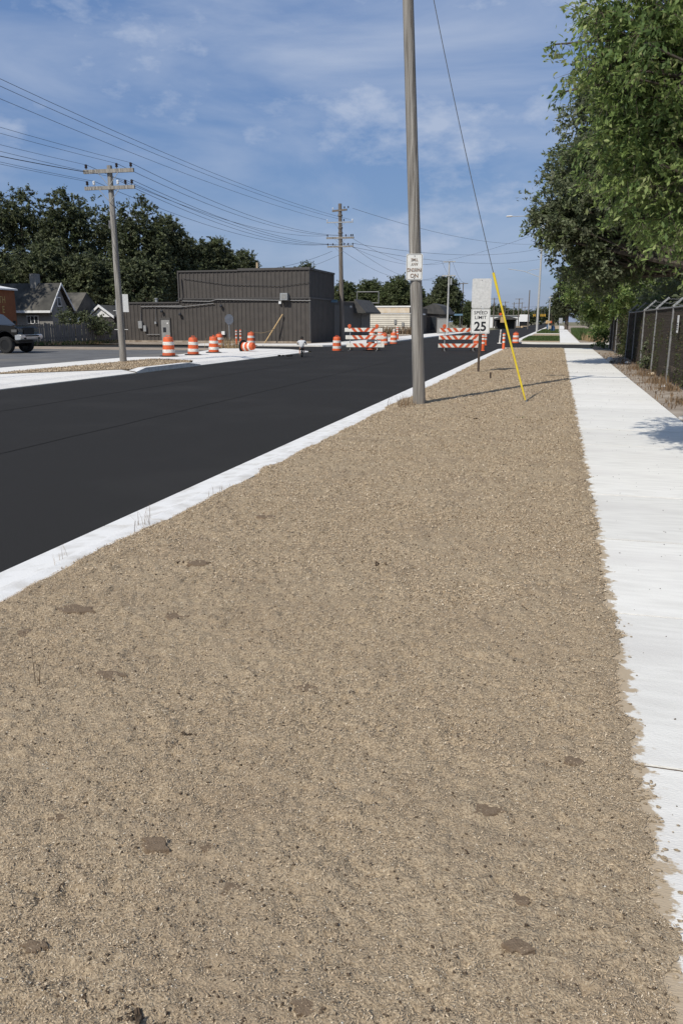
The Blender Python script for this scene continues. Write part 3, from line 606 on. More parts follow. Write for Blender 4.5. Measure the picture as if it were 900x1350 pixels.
def wire(p, q_, sag, label, group, r=.011, mat='wire', n=18):
    p, q_ = Vector(p), Vector(q_); b = MB(); pts = []
    for i in range(n+1):
        t = i/n; pt = p.lerp(q_, t); pt.z -= sag*4*t*(1-t); pts.append(pt-p)
    b.tube(pts, r*.75, 5, cap=False); o = b.build('overhead_wire', M[mat], smooth=True); o.location = p
    return tag(o, label, 'wire', group)
lw = 'black wire strung from the double-crossarm pole toward the driveway apron side'
lm = 'black wire sagging between the double-crossarm pole and the dark pole at the building corner'
gL, gM = 'wires south of the double-crossarm pole', 'wires between the double-crossarm pole and the corner pole'
L = (PL.x, PL.y); zt, zb = 7.33+.26, 6.72+.26
ND = ['far end of the upper crossarm', 'middle of the upper crossarm', 'street end of the upper crossarm', 'far end of the lower crossarm', 'white insulator on the lower crossarm', 'street end of the lower crossarm', 'tip of the lower crossarm']
for k, (u, z_) in enumerate(((-.95, zt), (.35, zt), (.95, zt), (-.95, zb), (-.66, zb), (.68, zb))):
    wire((L[0]+u, L[1]-.14, z_), (PL.x-.3+u, -9.1, z_), .55, 'black wire toward the apron side from the '+ND[k], gL, .008)
wire((L[0]-.98, L[1]-.14, 7.33), (PL.x-1.2, -9.1, 7.3), .75, 'thick cable leaving the lower end of the upper crossarm toward the apron side', None, .018)
for k, ((u, z_), (u2, z2)) in enumerate(zip(((-.95, zt), (.35, zt), (.95, zt), (-.66, zb), (.36, zb), (.68, zb), (.95, zb)), ((-1.1, 8.75), (.5, 8.75), (1.1, 8.75), (-1.1, 8.05), (-.65, 8.05), (.35, 8.05), (1.1, 8.05)))):
    wire((L[0]+u, L[1]-.14, z_), (PM.x+u2-.15, PM.y-.14, z2), .8, 'black wire to the corner pole from the '+['far end of the upper crossarm', 'middle of the upper crossarm', 'street end of the upper crossarm', 'far white insulator, lower crossarm', 'street-side white insulator, lower crossarm', 'paired insulators, lower crossarm', 'street tip of the lower crossarm'][k], gM, .012)
for u, u2, s_ in ((-1.0, -1.1, 1.1), (.4, .2, 1.25), (1.0, .9, 1.3)):
    wire((-20.6+u, -4.1, 11.45), (PM.x+u2-.18, PM.y-.14, 10.0), s_, 'high black wire from the taller south pole over the double-crossarm pole to the corner pole', 'high wires over the lot', .012)

# -- far poles
def simple_pole(px_, Y, by, ty, mat, label, arm=None, r=.13, name='utility_pole'):
    base = at(px_, by, Y); top = at(px_, ty, Y); h = top.z
    rt = empty(name, (base.x, Y, -0.1), 0, label, 'utility pole')
    pole_part(rt, h, r, r*.7, mat, (0, 0), 8)
    if arm:
        for dz, hl in arm: b = MB(); b.box((0, -.12, h-dz), (2*hl, .1, .13)); b.build('crossarm', mat, rt)
    return rt, h
rF, hF = simple_pole(589, 108, 440, 343, M['steelgrey'], 'pale pole with small crossarm in front of the dark round tree', [(.12, .8), (1.9, .9)], .14)
b = MB(); b.lathe([(.12, 6.5), (.14, 6.6), (.14, 7.3), (.1, 7.35)], 10, (.32, 0, 0)); b.build('transformer', M['galv'], rF)
rF2, hF2 = simple_pole(608, 150, 436, 372, M['pole_dark'], 'thin grey pole with crossarm right of the pale pole', [(.15, .9)], .12)
rF3, hF3 = simple_pole(722, 150, 437, 390, M['steelgrey'], 'slim pale pole behind the street lamp pole on the far island', [(.2, .3)], .11)
far = [(649.5, 210, 392, [(.3, .9)]), (664, 240, 397, [(.2, 1.0)]), (675.5, 260, 398, [(.5, .7)]), (682, 230, 393, [(.15, 1.1), (1.3, .9)]), (686, 300, 398, [(.3, .8)]), (690, 340, 404, [(.3, .9)]), (695, 190, 382, []), (668, 400, 408, [(.4, 1)]), (655, 420, 406, [(.4, 1)])]
fl = ['beside the yellow guard', 'just right of the yellow guard', 'beside the small far white box trailer', 'with two crossarms above the white box trailer', 'behind the two-crossarm far pole', 'short one among the far pole cluster', 'tall bare one right of the far pole cluster', 'tiny one over the far white building', 'tiny one behind the far white building end']
for (px_, Y, ty, arm), l_ in zip(far, fl): 
    r_o, h_ = simple_pole(px_, Y, 432, ty, M['pole_dark'], 'thin distant utility pole, '+l_, arm, .16); r_o['group'] = 'distant utility poles along the road'
# street lamp pole on island
base = gp(707, 438, 0.0)
rl = empty('street_lamp', (base.x, base.y, 0), 0, 'tall pale lamp pole with long arms at the far island kerb', 'street lamp')
H_l = 17.9; pole_part(rl, H_l, .19, .12, M['steelgrey'], (.0, 0), 10)
px_m = 7.93
def lamp_arm(z_, x_end, rise, head, xs):
    b = MB(); b.tube([(xs, 0, z_), (xs+(x_end-xs)*.35, 0, z_+rise*.75), (x_end, 0, z_+rise*.6)], [.07, .06, .05], 6); b.build('arm', M['steelgrey'], rl)
    if head:
        b = MB(); b.lathe([(.05, -.5), (.2, -.35), (.22, .25), (.12, .5)], 8, (x_end-.2, 0, z_+rise*.5), axis='X'); b.v = [(x_, y_, z_+rise*.5+(zz-(z_+rise*.5))*.6) for x_, y_, zz in b.v]; b.build('lamp_head', M['reflw'], rl)
lamp_arm(17.4, -4.9, -.2, True, .0)
b = MB(); b.tube([(.2, 0, 8.2), (-2.4, 0, 9.2), (-4.9, 0, 9.6)], .05, 6); b.tube([(.2, 0, 9.55), (-1.2, 0, 9.4), (-2.0, 0, 9.2)], .04, 6); b.build('mast_arm', M['steelgrey'], rl)
# more wires near the horizon
gx = 'thin wires running along the far road'
for z_, q_ in ((10.9, (base.x+.3, base.y, 13.2)), (8.1, (base.x+.3, base.y, 12.6)), (7.8, (base.x+.3, base.y, 11.0))):
    wire((PM.x+.9, PM.y, z_), q_, 1.0, 'thin wire crossing the road from the corner pole to the far lamp pole', 'wires crossing to the lamp pole', .02, 'wire_grey')
pp = at(589, 343, 108)
for u in (-.7, .7):
    wire((PM.x+u, PM.y, 8.6), (pp.x+u, 108, hF-.1), 1.2, 'thin wire from the corner pole to the pale pole by the dark round tree', 'wires to the pale pole', .016, 'wire_grey')
    wire((PM.x+u, PM.y, 8.0), (pp.x+u, 108, hF-1.9), 1.6, 'lower thin wire from the corner pole to the lower arm of the pale pole', 'lower wires to the pale pole', .016, 'wire_grey')
wire((pp.x, 108, hF), (3.6, 47.5, 8.3), .4, 'wire rising from the pale pole across the road into the right-hand trees', None, .013)
p6 = at(608, 372, 150)
for u in (-.7, .7): wire((pp.x+u, 108, hF-.1), (p6.x+u, 150, hF2-.1), .8, 'thin wire linking the pale pole to the thinner pole behind it', gx, .02, 'wire_grey')
# service drops to the dark building
wire((PM.x-.9, PM.y, 7.5), (-26.5, 61.5, 5.7), .5, 'service wire dropping from the corner pole to the dark building roof', 'service drops', .016)
wire((PM.x-.2, PM.y, 7.2), (-31.2, 61.0, 5.2), 1.1, 'service wire slung low from the corner pole across the dark building front', 'service drops', .014)
# hidden pole in the trees
rH = empty('utility_pole', (3.7, 47.6, 0), 0, 'wooden pole half hidden in the leaves behind the fence end', 'utility pole'); pole_part(rH, 8.5, .15, .11, M['pole_dark'], (0, 0), 10)

# ================================================================== DRUMS, TUBES, BARRICADES
def make_drum(loc, label, group=None):
    r = empty('traffic_drum', loc, RNG.uniform(0, 6), label, 'traffic drum', group)
    b = MB(); b.lathe([(.30, .02), (.295, .16), (.285, .165), (.28, .34), (.275, .345), (.265, .52), (.26, .525), (.25, .70), (.245, .705), (.235, .86), (.20, .905), (.12, .92)], 20); b.build('body', M['orange'], r, smooth=True)
    for z0, z1, r0, r1 in ((.18, .335, .2875, .2835), (.535, .69, .2635, .254)):
        b = MB(); n = 20
        vs = [(rr*math.cos(6.2832*k/n), rr*math.sin(6.2832*k/n), z_) for rr, z_ in ((r0+.003, z0), (r1+.003, z1)) for k in range(n)]
        b.add(vs, [(k, (k+1) % n, (k+1) % n+n, k+n) for k in range(n)]); b.build('reflective_band', M['reflw'], r, smooth=True)
    b = MB(); b.lathe([(.46, 0), (.46, .03), (.40, .05), (.31, .055), (.31, 0.01)], 20); b.build('rubber_base', M['rubber'], r, smooth=True)
    b = MB(); b.tube([(-.09, 0, .91), (-.09, 0, .985), (.09, 0, .985), (.09, 0, .91)], .016, 6); b.build('handle', M['orange'], r)
    return r
DG = 'orange and white traffic drums'
drum_spots = [((223, 470), 0, 'traffic drum on black base, nearest to the double-crossarm pole'),
              ((255, 468), 0, 'traffic drum standing second in the row on the white corner walk'),
              ((282, 465), 0, 'third traffic drum in the corner row, in front of another drum'),
              ((289.5, 458.5), 0, 'traffic drum tucked behind the third drum of the corner row'),
              ((331, 455.5), 0, 'traffic drum with a cord tied to it by the dark building'),
              ((444, 463), ZR, 'weathered drum on the road left of the striped barricade'),
              ((488, 462), ZR, 'drum standing in front of the left striped barricade'),
              ((506.5, 455.5), ZR, 'drum right behind the end of the left barricade'),
              ((518.5, 454), ZR, 'drum farthest right of the group behind the left barricade'),
              ((490, 449.5), 0, 'drum half hidden behind the left barricade rails'),
              ((500.5, 449), 0, 'drum on the far walk behind the barricade end light'),
              ((679, 453), ZR, 'lone drum at the kerb of the far island'),
              ((628, 459), ZR, 'drum behind the right end of the right barricade')]
proto = None
for (p_, z_, l_) in drum_spots:
    P = gp(p_[0], p_[1], z_)
    if proto is None: proto = make_drum(P, l_, DG)
    else:
        d = dup(proto, P, random.random()*6, l_, DG, (random.uniform(.92, 1.0),)*3, (random.uniform(-.035, .035), random.uniform(-.035, .035), random.random()*6))
P = gp(321, 457, .25); dup(proto, (P.x, P.y, .24), 0, 'toppled traffic drum lying on its side before the dark building', DG, .85, (math.radians(86), 0, math.radians(70)))
def tube_ch(P, label, h=1.0, s=1.0, rot=(0, 0, 0), white=False):
    r = empty('channelizer_tube', P, 0, label, 'traffic tube', 'slim channelizer tubes'); r.rotation_euler = rot
    b = MB(); b.lathe([(.085*s, .04), (.06*s, .08), (.055*s, h*.93), (.07*s, h*.95), (.03*s, h)], 12); b.build('tube', M['reflw'] if white else M['orange'], r, smooth=True)
    for z_ in ((.45, .68, .85) if h > .9 else (.5, .75)):
        b = MB(); b.lathe([(.064*s, z_*h), (.0635*s, z_*h+.10)], 12); b.build('reflective_band', M['reflw'], r, smooth=True)
    b = MB(); b.lathe([(.2, 0), (.2, .03), (.09, .06)], 8); b.build('rubber_base', M['rubber'] if not white else M['reflw'], r)
    return r
tube_ch(gp(636, 463.5, ZR), 'orange tube with white bands just right of the speed sign post', 1.0, 1.5)
tube_ch(gp(639.5, 456, ZR), 'orange tube standing behind the tube next to the speed sign', .95, 1.5)
tube_ch(gp(663, 462.5, ZR), 'orange banded tube at the end of the near kerb', 1.05, 1.4)
tube_ch(gp(658, 453, ZR), 'slim white delineator with orange trim beside the kerb end', 1.1, 1.0, (0, .06, 0), True)
tube_ch(gp(312, 455), 'slim tube, left of the pair by the fallen drum', 1.05, 1.1)
tube_ch(gp(317.5, 455.5), 'slim tube, right of the pair by the fallen drum', 1.08, 1.1)
tube_ch(gp(519, 449), 'pale tube on the far walk behind the rightmost drum of the group', 1.0, 1.6, (0, 0, 0), True)
tube_ch(gp(523.5, 447.5), 'orange banded tube on the far walk in front of the cream building', 1.1, 1.8)

def barricade(P, w, rz, label, skew=.0):
    r = empty('road_barricade', P, rz, label, 'barricade', 'striped three-rail road barricades')
    for sx in (-1, 1):
        b = MB(); x_ = sx*w*.36; b.box((x_, .03, .7), (.045, .045, 1.35)); b.build('upright', M['galv'], r)
        b = MB(); b.box((x_, 0.02, .03), (.05, 1.3, .05)); b.build('foot', M['galv_dark'], r)
        b = MB(); b.box((x_+.02, .15, .09), (.3, .22, .09), .3); b.build('sandbag', M['clod'], r, bevel=.03)
    for i, zc in enumerate((.33, .80, 1.24)):
        dx = skew*(2-i)
        b = MB(); b.box((dx, -.012, zc), (w, .025, .225)); ra = b.build('rail', M['rail_white'], r)
        n = int(w/.33); b = MB(); hh = .1125
        for k in range(-n, n+1):
            for sgn in (-1, 1):
                x0 = sgn*(.2+abs(k)*.38) if k >= 0 else None
                if x0 is None: continue
                pts = [(x0-.1-sgn*.10, -hh), (x0+.1-sgn*.10, -hh), (x0+.1+sgn*.10, hh), (x0-.1+sgn*.10, hh)]
                if max(abs(p_[0]) for p_ in pts) > w/2: continue
                b.add([(dx+x_, -.0275, zc+z_) for x_, z_ in pts], [(0, 1, 2, 3)])
        b.build('stripes', M['stripe'], ra)
    for sx in (-1, 1):
        b = MB(); b.lathe([(.03, -.05), (.10, -.045), (.115, 0), (.10, .045), (.03, .05)], 14, (sx*w*.36-.03, 0, 1.46), axis='Y'); b.box((sx*w*.36-.03, 0, 1.36), (.12, .09, .08)); b.build('warning_light', M['orange'], r, smooth=True)
    return r
c = gp(479, 462.5, ZR); barricade(c, 2.3, math.radians(6), 'striped barricade with two orange lights near the building corner', .05)
c = gp(604, 463, ZR); barricade(c, 2.35, math.radians(12), 'striped barricade with orange lights, partly behind the speed sign', -.02)
# small clutter on the left corner
P = gp(303, 455); r = empty('stop_sign', P, math.radians(15), 'grey back of a round-looking sign on a thin post before the dark building', 'sign')
b = MB(); b.box((0, 0, 1.0), (.05, .04, 2.1)); b.build('post', M['galv'], r)
b = MB(); b.extr([(.36*math.cos(math.radians(22.5+45*k)), 1.78+.38*math.sin(math.radians(22.5+45*k))) for k in range(8)], 'Y', -.03, -.022); o = b.build('plate', M['sign_back'], r); o.rotation_euler = (0, 0, math.radians(38))
P = gp(244, 448.5); b = MB()
b.lathe([(.05, 0), (.45, .02), (.5, .12), (.4, .26), (.2, .34), (.04, .36)], 12); b.v = [(x_*1.1+.08*math.sin(z_*30), y_*.6, z_*(1+.2*math.sin(x_*9))) for x_, y_, z_ in b.v]
o = b.build('sand_bag', M['bag'], smooth=True); o.location = P; tag(o, 'white bag slumped against the base of the dark building', 'bag')
b = MB(); b.tube([(-.75, -.55, .0), (.5, .35, 2.25)], .05, 4); o = b.build('plank', M['wood_pale']); o.location = (gp(349, 452).x+.2, 60.05, -.06); tag(o, 'pale wooden plank leaning on the dark building wall', 'plank')
pd = gp(331, 455.5); b = MB(); q0, q1 = Vector((pd.x, pd.y, .95)), Vector((gp(349, 452).x+.25, 60.0, 1.15))
b.tube([q0.lerp(q1, t/8)-Vector((0, 0, .9*t/8*(1-t/8))) for t in range(9)], .02, 5); tag(b.build('rope', M['wood_pale']), 'tan rope tied from the cord drum to the leaning plank', 'rope')
tuft('scraggly dry weeds around the sign post beside the corner drums', gp(303, 459), 300, (.5, .4), .2, .75, .02, M['straw'])
# dark debris on the corner
P = gp(377, 470, -.02); b = MB()
for i in range(7): b.box((random.uniform(-.35, .35), random.uniform(-.1, .1), .04), (.16, .1, .08), random.random()*3)
o = b.build('asphalt_lump', M['asphalt'], bevel=.02); o.location = P; tag(o, 'dark broken asphalt lumps on the white corner walk', 'rubble')

# ================================================================== CHILD ON A SMALL BICYCLE
P = gp(397.5, 471, ZR); RZ = math.radians(14)
bk = empty('bicycle', P, RZ, 'small dark bicycle ridden on the new black road', 'bicycle')      # faces +Y
def ringmesh(R, r, c, n=22, k=6):
    v = []; f = []
    for i in range(n):
        a = 2*math.pi*i/n
        for j in range(k):
            b_ = 2*math.pi*j/k; rr = R+r*math.cos(b_); v.append((c[0]+r*math.sin(b_), c[1]+rr*math.cos(a), c[2]+rr*math.sin(a)))
    for i in range(n):
        for j in range(k): f.append((i*k+j, i*k+(j+1) % k, ((i+1) % n)*k+(j+1) % k, ((i+1) % n)*k+j))
    return v, f
for yc in (0.0, .58):
    b = MB(); b.add(*ringmesh(.145, .026, (0, yc, .171))); w_ = b.build('wheel', M['rubber'], bk, smooth=True)
    b = MB(); b.add(*ringmesh(.118, .010, (0, yc, .171))); b.build('rim', M['galv'], w_, smooth=True)
    b = MB()
    for a in range(8): b.tube([(0, yc, .171), (0, yc+.118*math.cos(a*.785), .171+.118*math.sin(a*.785))], .003, 4)
    b.build('spoke', M['galv'], w_)
b = MB()
for seg in ([(0, 0, .171), (0, .25, .18)], [(0, .25, .18), (0, .17, .40)], [(0, .25, .18), (0, .50, .40)], [(0, .17, .36), (0, .50, .42)], [(0, .0, .171), (0, .17, .36)], [(0, .58, .171), (0, .49, .46), (0, .47, .56)]): b.tube(seg, .016, 7)
b.build('frame', M['black'], bk)
b = MB(); b.tube([(-.24, .40, .60), (-.10, .45, .60), (0, .47, .55), (.10, .45, .60), (.24, .40, .60)], .012, 7); b.build('handlebar', M['black'], bk)
b = MB(); b.lathe([(.02, -.03), (.075, -.02), (.075, .01), (.03, .03)], 10, (0, .13, .42)); b.build('saddle', M['black'], bk, smooth=True)
b = MB(); b.tube([(-.10, .25, .12), (.10, .25, .24)], .01, 6); b.box((-.11, .25, .11), (.07, .07, .02)); b.box((.11, .25, .25), (.07, .07, .02)); b.build('crank', M['galv_dark'], bk)
pr = empty('person', P, RZ, 'child in grey shirt and dark shorts riding away on a small bicycle', 'person')
def skin_obj(name, pts, edges, rad, mat, root, sub=2):
    me = bpy.data.meshes.new(name); me.from_pydata(pts, edges, []); o = bpy.data.objects.new(name, me); C.objects.link(o); o.parent = pr
    md = o.modifiers.new('skin', 'SKIN'); md.use_smooth_shade = True
    for i, r_ in enumerate(rad): me.skin_vertices[0].data[i].radius = (r_, r_) if not hasattr(r_, '__len__') else r_
    for i in range(len(pts)): me.skin_vertices[0].data[i].use_root = (i == root)
    sb = o.modifiers.new('sub', 'SUBSURF'); sb.levels = sub; sb.render_levels = sub
    me.materials.append(mat); return o
J = [(0, .11, .46), (0, .14, .60), (0, .175, .75), (0, .19, .815), (0, .195, .855), (0, .205, .915), (0, .205, .97),
     (-.135, .17, .77), (-.215, .25, .67), (-.225, .38, .61), (-.23, .42, .615), (.135, .17, .77), (.215, .25, .67), (.225, .38, .61), (.23, .42, .615),
     (-.07, .15, .44), (-.12, .36, .36), (-.105, .23, .17), (-.105, .31, .135), (.07, .15, .44), (.12, .38, .43), (.105, .25, .30), (.105, .33, .265)]
E_ = [(0, 1), (1, 2), (2, 3), (3, 4), (4, 5), (5, 6), (2, 7), (7, 8), (8, 9), (9, 10), (2, 11), (11, 12), (12, 13), (13, 14), (0, 15), (15, 16), (16, 17), (17, 18), (0, 19), (19, 20), (20, 21), (21, 22)]
RD = [.075, .085, .085, .032, .055, .072, .045, .038, .028, .022, .025, .038, .028, .022, .025, .06, .042, .028, .026, .06, .042, .028, .026]
skin_obj('body', J, E_, RD, M['skin'], 0)
skin_obj('shirt', [(0, .10, .43), (0, .135, .59), (0, .17, .75), (0, .185, .81), (-.135, .17, .765), (-.205, .235, .685), (.135, .17, .765), (.205, .235, .685)], [(0, 1), (1, 2), (2, 3), (2, 4), (4, 5), (2, 6), (6, 7)], [.115, .125, .12, .05, .06, .052, .06, .052], M['shirt'], 0)
skin_obj('shorts', [(0, .12, .43), (-.06, .17, .43), (-.105, .30, .385), (.06, .17, .43), (.105, .31, .425)], [(0, 1), (1, 2), (0, 3), (3, 4)], [.078, .072, .058, .072, .058], M['shorts'], 0)
bm = bmesh.new(); bmesh.ops.create_uvsphere(bm, u_segments=14, v_segments=10, radius=.088)
for v_ in bm.verts: v_.co = Vector((v_.co.x*.95, v_.co.y*1.05+.195, v_.co.z*1.0+.935+(.012*math.sin(v_.co.x*60)*math.cos(v_.co.y*50))))
bmesh.ops.delete(bm, geom=[v_ for v_ in bm.verts if v_.co.z < .88 or (v_.co.y > .245 and v_.co.z < .96)], context='VERTS')
me = bpy.data.meshes.new('hair'); bm.to_mesh(me); bm.free(); me.materials.append(M['hair']); o = bpy.data.objects.new('hair', me); C.objects.link(o); o.parent = pr
for p_ in me.polygons: p_.use_smooth = True
for sx, zz, yy in ((-1, .135, .27), (1, .265, .29)):
    skin_obj('shoe', [(sx*.105, yy-.05, zz), (sx*.108, yy+.06, zz-.005)], [(0, 1)], [.036, .03], M['black'], 0, 1)

# ================================================================== DARK BUILDING
YB = 60.6; bx0, bx1 = at(165, 450, YB).x, -19.2; bxu = at(237, 400, YB).x; bxs = at(315, 400, YB).x
ZL, ZU = 3.12, 5.62; YU, YL2 = 67.6, 77.5
bd = empty('dark_building', (bx0, YB, 0), 0, 'windowless dark metal-sided commercial building with a raised right-hand part', 'building')
ox, oy = bx0, YB
def ribbed(x0, x1, z0, z1, name, axis='X', at_=0.0, pitch=.36):
    b = MB(); L_ = x1-x0; n = max(1, int(round(L_/pitch))); p_ = L_/n; prof = []
    for i in range(n): 
        u = i*p_; prof += [(u, 0), (u+p_*.66, 0), (u+p_*.74, .045), (u+p_*.92, .045)]
    prof.append((L_, 0)); k = len(prof)
    if axis == 'X': vs = [(x0+u, at_-d, z_) for z_ in (z0, z1) for u, d in prof]
    else: vs = [(at_+d, x0+u, z_) for z_ in (z0, z1) for u, d in prof]
    b.add(vs, [(i, i+1, i+1+k, i+k) for i in range(k-1)]); return b.build(name, M['siding'], bd)
w, u0, us = bx1-bx0, bxu-bx0, bxs-bx0
ribbed(0, w, -.12, ZL, 'front_siding')
ribbed(u0, w, ZL+.06, ZU, 'upper_siding', at_=-.02)
ribbed(0, YU-YB, -.12, ZU, 'side_siding', 'Y', w)
ribbed(YU-YB, YL2-YB, -.12, 3.45, 'rear_side_siding', 'Y', w-.05)
b = MB(); b.bx(0.02, w-.02, .03, YL2-YB, -.14, ZL-.05); b.build('lower_core', M['siding_trim'], bd)
b = MB(); b.bx(u0+.02, w-.03, .03, YU-YB-.03, ZL-.05, ZU-.04); b.build('upper_core', M['siding_trim'], bd)
b = MB(); b.bx(-.06, u0+.02, -.10, .14, ZL-.02, ZL+.10); b.bx(0, .1, -.06, .1, -.1, ZL); b.build('eave_trim', M['siding_trim'], bd)
b = MB(); b.bx(u0-.04, us, -.13, .2, ZU-.05, ZU+.07); b.bx(us, w+.06, -.13, .2, ZU-.02, ZU+.17); b.bx(w-.1, w+.1, .2, YU-YB, ZU-.02, ZU+.12); b.bx(u0-.05, u0+.06, -.12, .12, ZL+.1, ZU-.05); b.build('parapet_cap', M['siding_trim'], bd)
b = MB(); b.bx(u0, w+.07, -.11, -.03, ZL+.28, ZL+.40); b.bx(w+.046, w+.09, -.03, YU-YB, ZL+.28, ZL+.40); b.bx(w-.07, w+.07, -.09, .05, -.1, ZL+.28); b.build('belt_trim', M['siding_trim'], bd)
b = MB(); b.bx(-.2, w+.1, -.16, .0, -.14, .07); b.build('footing', M['oldcon'], bd)
def bp(px_, py_): p_ = at(px_, py_, YB); return (p_.x-ox, p_.z)
dx0, dz1 = bp(212.5, 421); dx1, _ = bp(224, 421)
d = MB().bx(dx0, dx1, -.07, .02, .05, dz1).build('door', M['box_grey'], bd)
MB().bx(dx0-.12, dx0, -.11, .02, .05, dz1+.14).bx(dx1, dx1+.08, -.11, .02, .05, dz1+.14).bx(dx0, dx1, -.11, .02, dz1, dz1+.14).build('door_frame', M['siding_trim'], d)
MB().bx(dx0+.18, dx0+.46, -.085, -.06, .75, 1.15).build('door_panel', M['black'], d)
MB().bx(dx1-.25, dx1-.14, -.09, -.06, 1.42, 1.54).build('notice', M['white'], d)
for (p_, sz, mm, nm) in [((186.5, 428), (.34, .6), 'galv', 'meter_box'), ((192.5, 433), (.24, .5), 'galv', 'meter_box'), ((206.5, 425.5), (.16, .2), 'galv', 'meter_box'), ((295.5, 439), (.28, .28), 'white', 'vent_plate'), ((370, 399), (.2, .2), 'insul_w', 'lamp_fitting')]:
    x_, z_ = bp(*p_); MB().bx(x_-sz[0]/2, x_+sz[0]/2, -.22, -.04, z_-sz[1]/2, z_+sz[1]/2).build(nm, M[mm], bd)
x_, z_ = bp(376.5, 391); ac = MB().bx(x_-.3, x_+.3, -.5, -.05, z_-.28, z_+.26).build('air_conditioner', M['galv'], bd)
MB().bx(x_-.2, x_+.22, -.52, -.505, z_-.2, z_+.18).build('grille', M['box_grey'], ac)
for p_ in [(215, 412), (239, 416), (293, 405)]:
    x_, z_ = bp(*p_); b = MB(); b.lathe([(.12, 0), (.14, .1), (.06, .22)], 8, (x_, -.2, z_)); b.build('wall_light', M['black'], bd)
def cond(pts, r_=.035, mm='galv_dark', nm='conduit'):
    b = MB(); b.tube([(bp(*p_)[0], -.12, bp(*p_)[1]) for p_ in pts], r_, 6); return b.build(nm, M[mm], bd)
cond([(187, 424), (187, 404.5), (241, 403.5), (241.5, 397), (278, 397.5), (286, 395), (410, 396.5)], .04)
cond([(206.5, 423), (206.5, 404.5), (238, 405), (283, 400)], .035); cond([(195, 441), (212, 441)], .03)
cond([(240, 368), (242, 390), (241.5, 397)], .03, 'wire'); cond([(242, 367), (300, 375), (370, 377), (410, 372)], .022, 'wire', 'cable')
for p_ in [(203.5, 397.5)]: x_, z_ = bp(*p_); MB().lathe([(.12, 0), (.12, .35), (.16, .36), (.16, .45)], 10, (x_, .4, ZL-.02)).build('roof_vent', M['galv'], bd)
MB().lathe([(.1, 0), (.1, .8)], 8, (us+.9, 2.0, ZU-.05)).build('flue', M['lumber'], bd)
# mansard awning on the street side at the rear
b = MB(); y0_, y1_ = 74.8-YB, 81.5-YB
b.extr([(w-.0, 3.75), (w+1.15, 2.55), (w+1.15, 2.42), (w-.0, 2.42)], 'Y', y0_, y1_); b.build('awning', M['roofing'], bd)
b = MB(); b.bx(w-2, w+.02, YL2-YB, y1_, -.1, 3.6); b.build('rear_wing', M['siding_trim'], bd)
b = MB(); b.box((w+.06, 73.3-YB, 3.0), (.12, .16, .16)); b.build('floodlight', M['white'], bd)

# ---- empty billboard frame behind
r = empty('billboard_frame', (at(483, 430, 88).x, 88, 0), 0, 'empty grey metal billboard frame above the cream building', 'sign frame')
f0, f1 = at(470.5, 385, 88), at(499, 385.5, 88); z0_, z1_ = at(499, 399.5, 88).z, f0.z; cx_ = r.location.x
b = MB()
for s_ in ([(f0.x-cx_, 0, z1_), (f1.x-cx_, 0, z1_)], [(f0.x-cx_, 0, z0_), (f1.x-cx_, 0, z0_)], [(f1.x-cx_, 0, z0_-.05), (f1.x-cx_, 0, z1_+.05)], [(f0.x-cx_, 0, z0_), (f0.x-cx_, 0, z1_)]): b.tube(s_, .06, 5)
b.build('frame', M['galv_dark'], r)
for x_ in (f0.x-cx_+.3, f0.x-cx_+1.3): b = MB(); b.tube([(x_, 0.15, -.1), (x_, .15, z0_+.2)], .07, 6); b.build('leg', M['galv_dark'], r)

# ---- cream building
YC = 104.0; c0, c1 = at(462, 440, YC).x, at(540, 440, YC).x; zt_ = at(520, 404, YC).z; ze = at(520, 413.5, YC).z
cb = empty('cream_building', (c0, YC, 0), 0, 'low cream clapboard building with a faded sign band, past the dark building', 'building')
w = c1-c0; b = MB(); n = 11
for i in range(n):
    z0_, z1_ = -.1+(ze+.1)*i/n, -.1+(ze+.1)*(i+1)/n
    b.extr([(0, z0_), (-.07, z0_), (-.01, z1_), (0, z1_)], 'X', 0, w)
b.build('clapboard', M['cream'], cb)
MB().bx(0, w, 0, 14, -.1, zt_-.1).build('core', M['siding'], cb)
MB().bx(0.3, w-.1, -.08, 0, ze+.1, zt_-.12).build('sign_band', M['frieze'], cb); MB().bx(-.1, w+.1, -.15, .1, zt_-.1, zt_+.08).bx(-.1, w+.12, -.12, 0, ze-.02, ze+.06).build('cornice', M['white'], cb)
b = MB(); b.bx(w+.0, w+.06, .3, 12, ze-.1, ze+.1); b.build('side_trim', M['white'], cb)
for y_ in (1.0, 3.6, 6.5): 
    wd = MB().bx(w, w+.05, y_, y_+1.6, .5, 2.4).build('window', M['white'], cb); MB().bx(w+.03, w+.07, y_+.15, y_+1.45, .62, 2.28).build('pane', M['glass'], wd)
for p_ in ((521, 424), (531, 428)):
    q_ = at(p_[0], p_[1], YC); MB().bx(q_.x-c0-.15, q_.x-c0+.15, -.2, -.06, q_.z-.3, q_.z+.3).build('wall_box', M['box_grey'], cb)
v, q = blades(900, at(513, 440, YC-1.5).x, YC-1.4, -3.2, -.5, .4, 1.2, .05, RNG, 0, .4); tag(npmesh('dry_stalks', v, q, M['weed']), 'row of brown dry stalks at the foot of the cream building', 'weeds', kind='stuff')
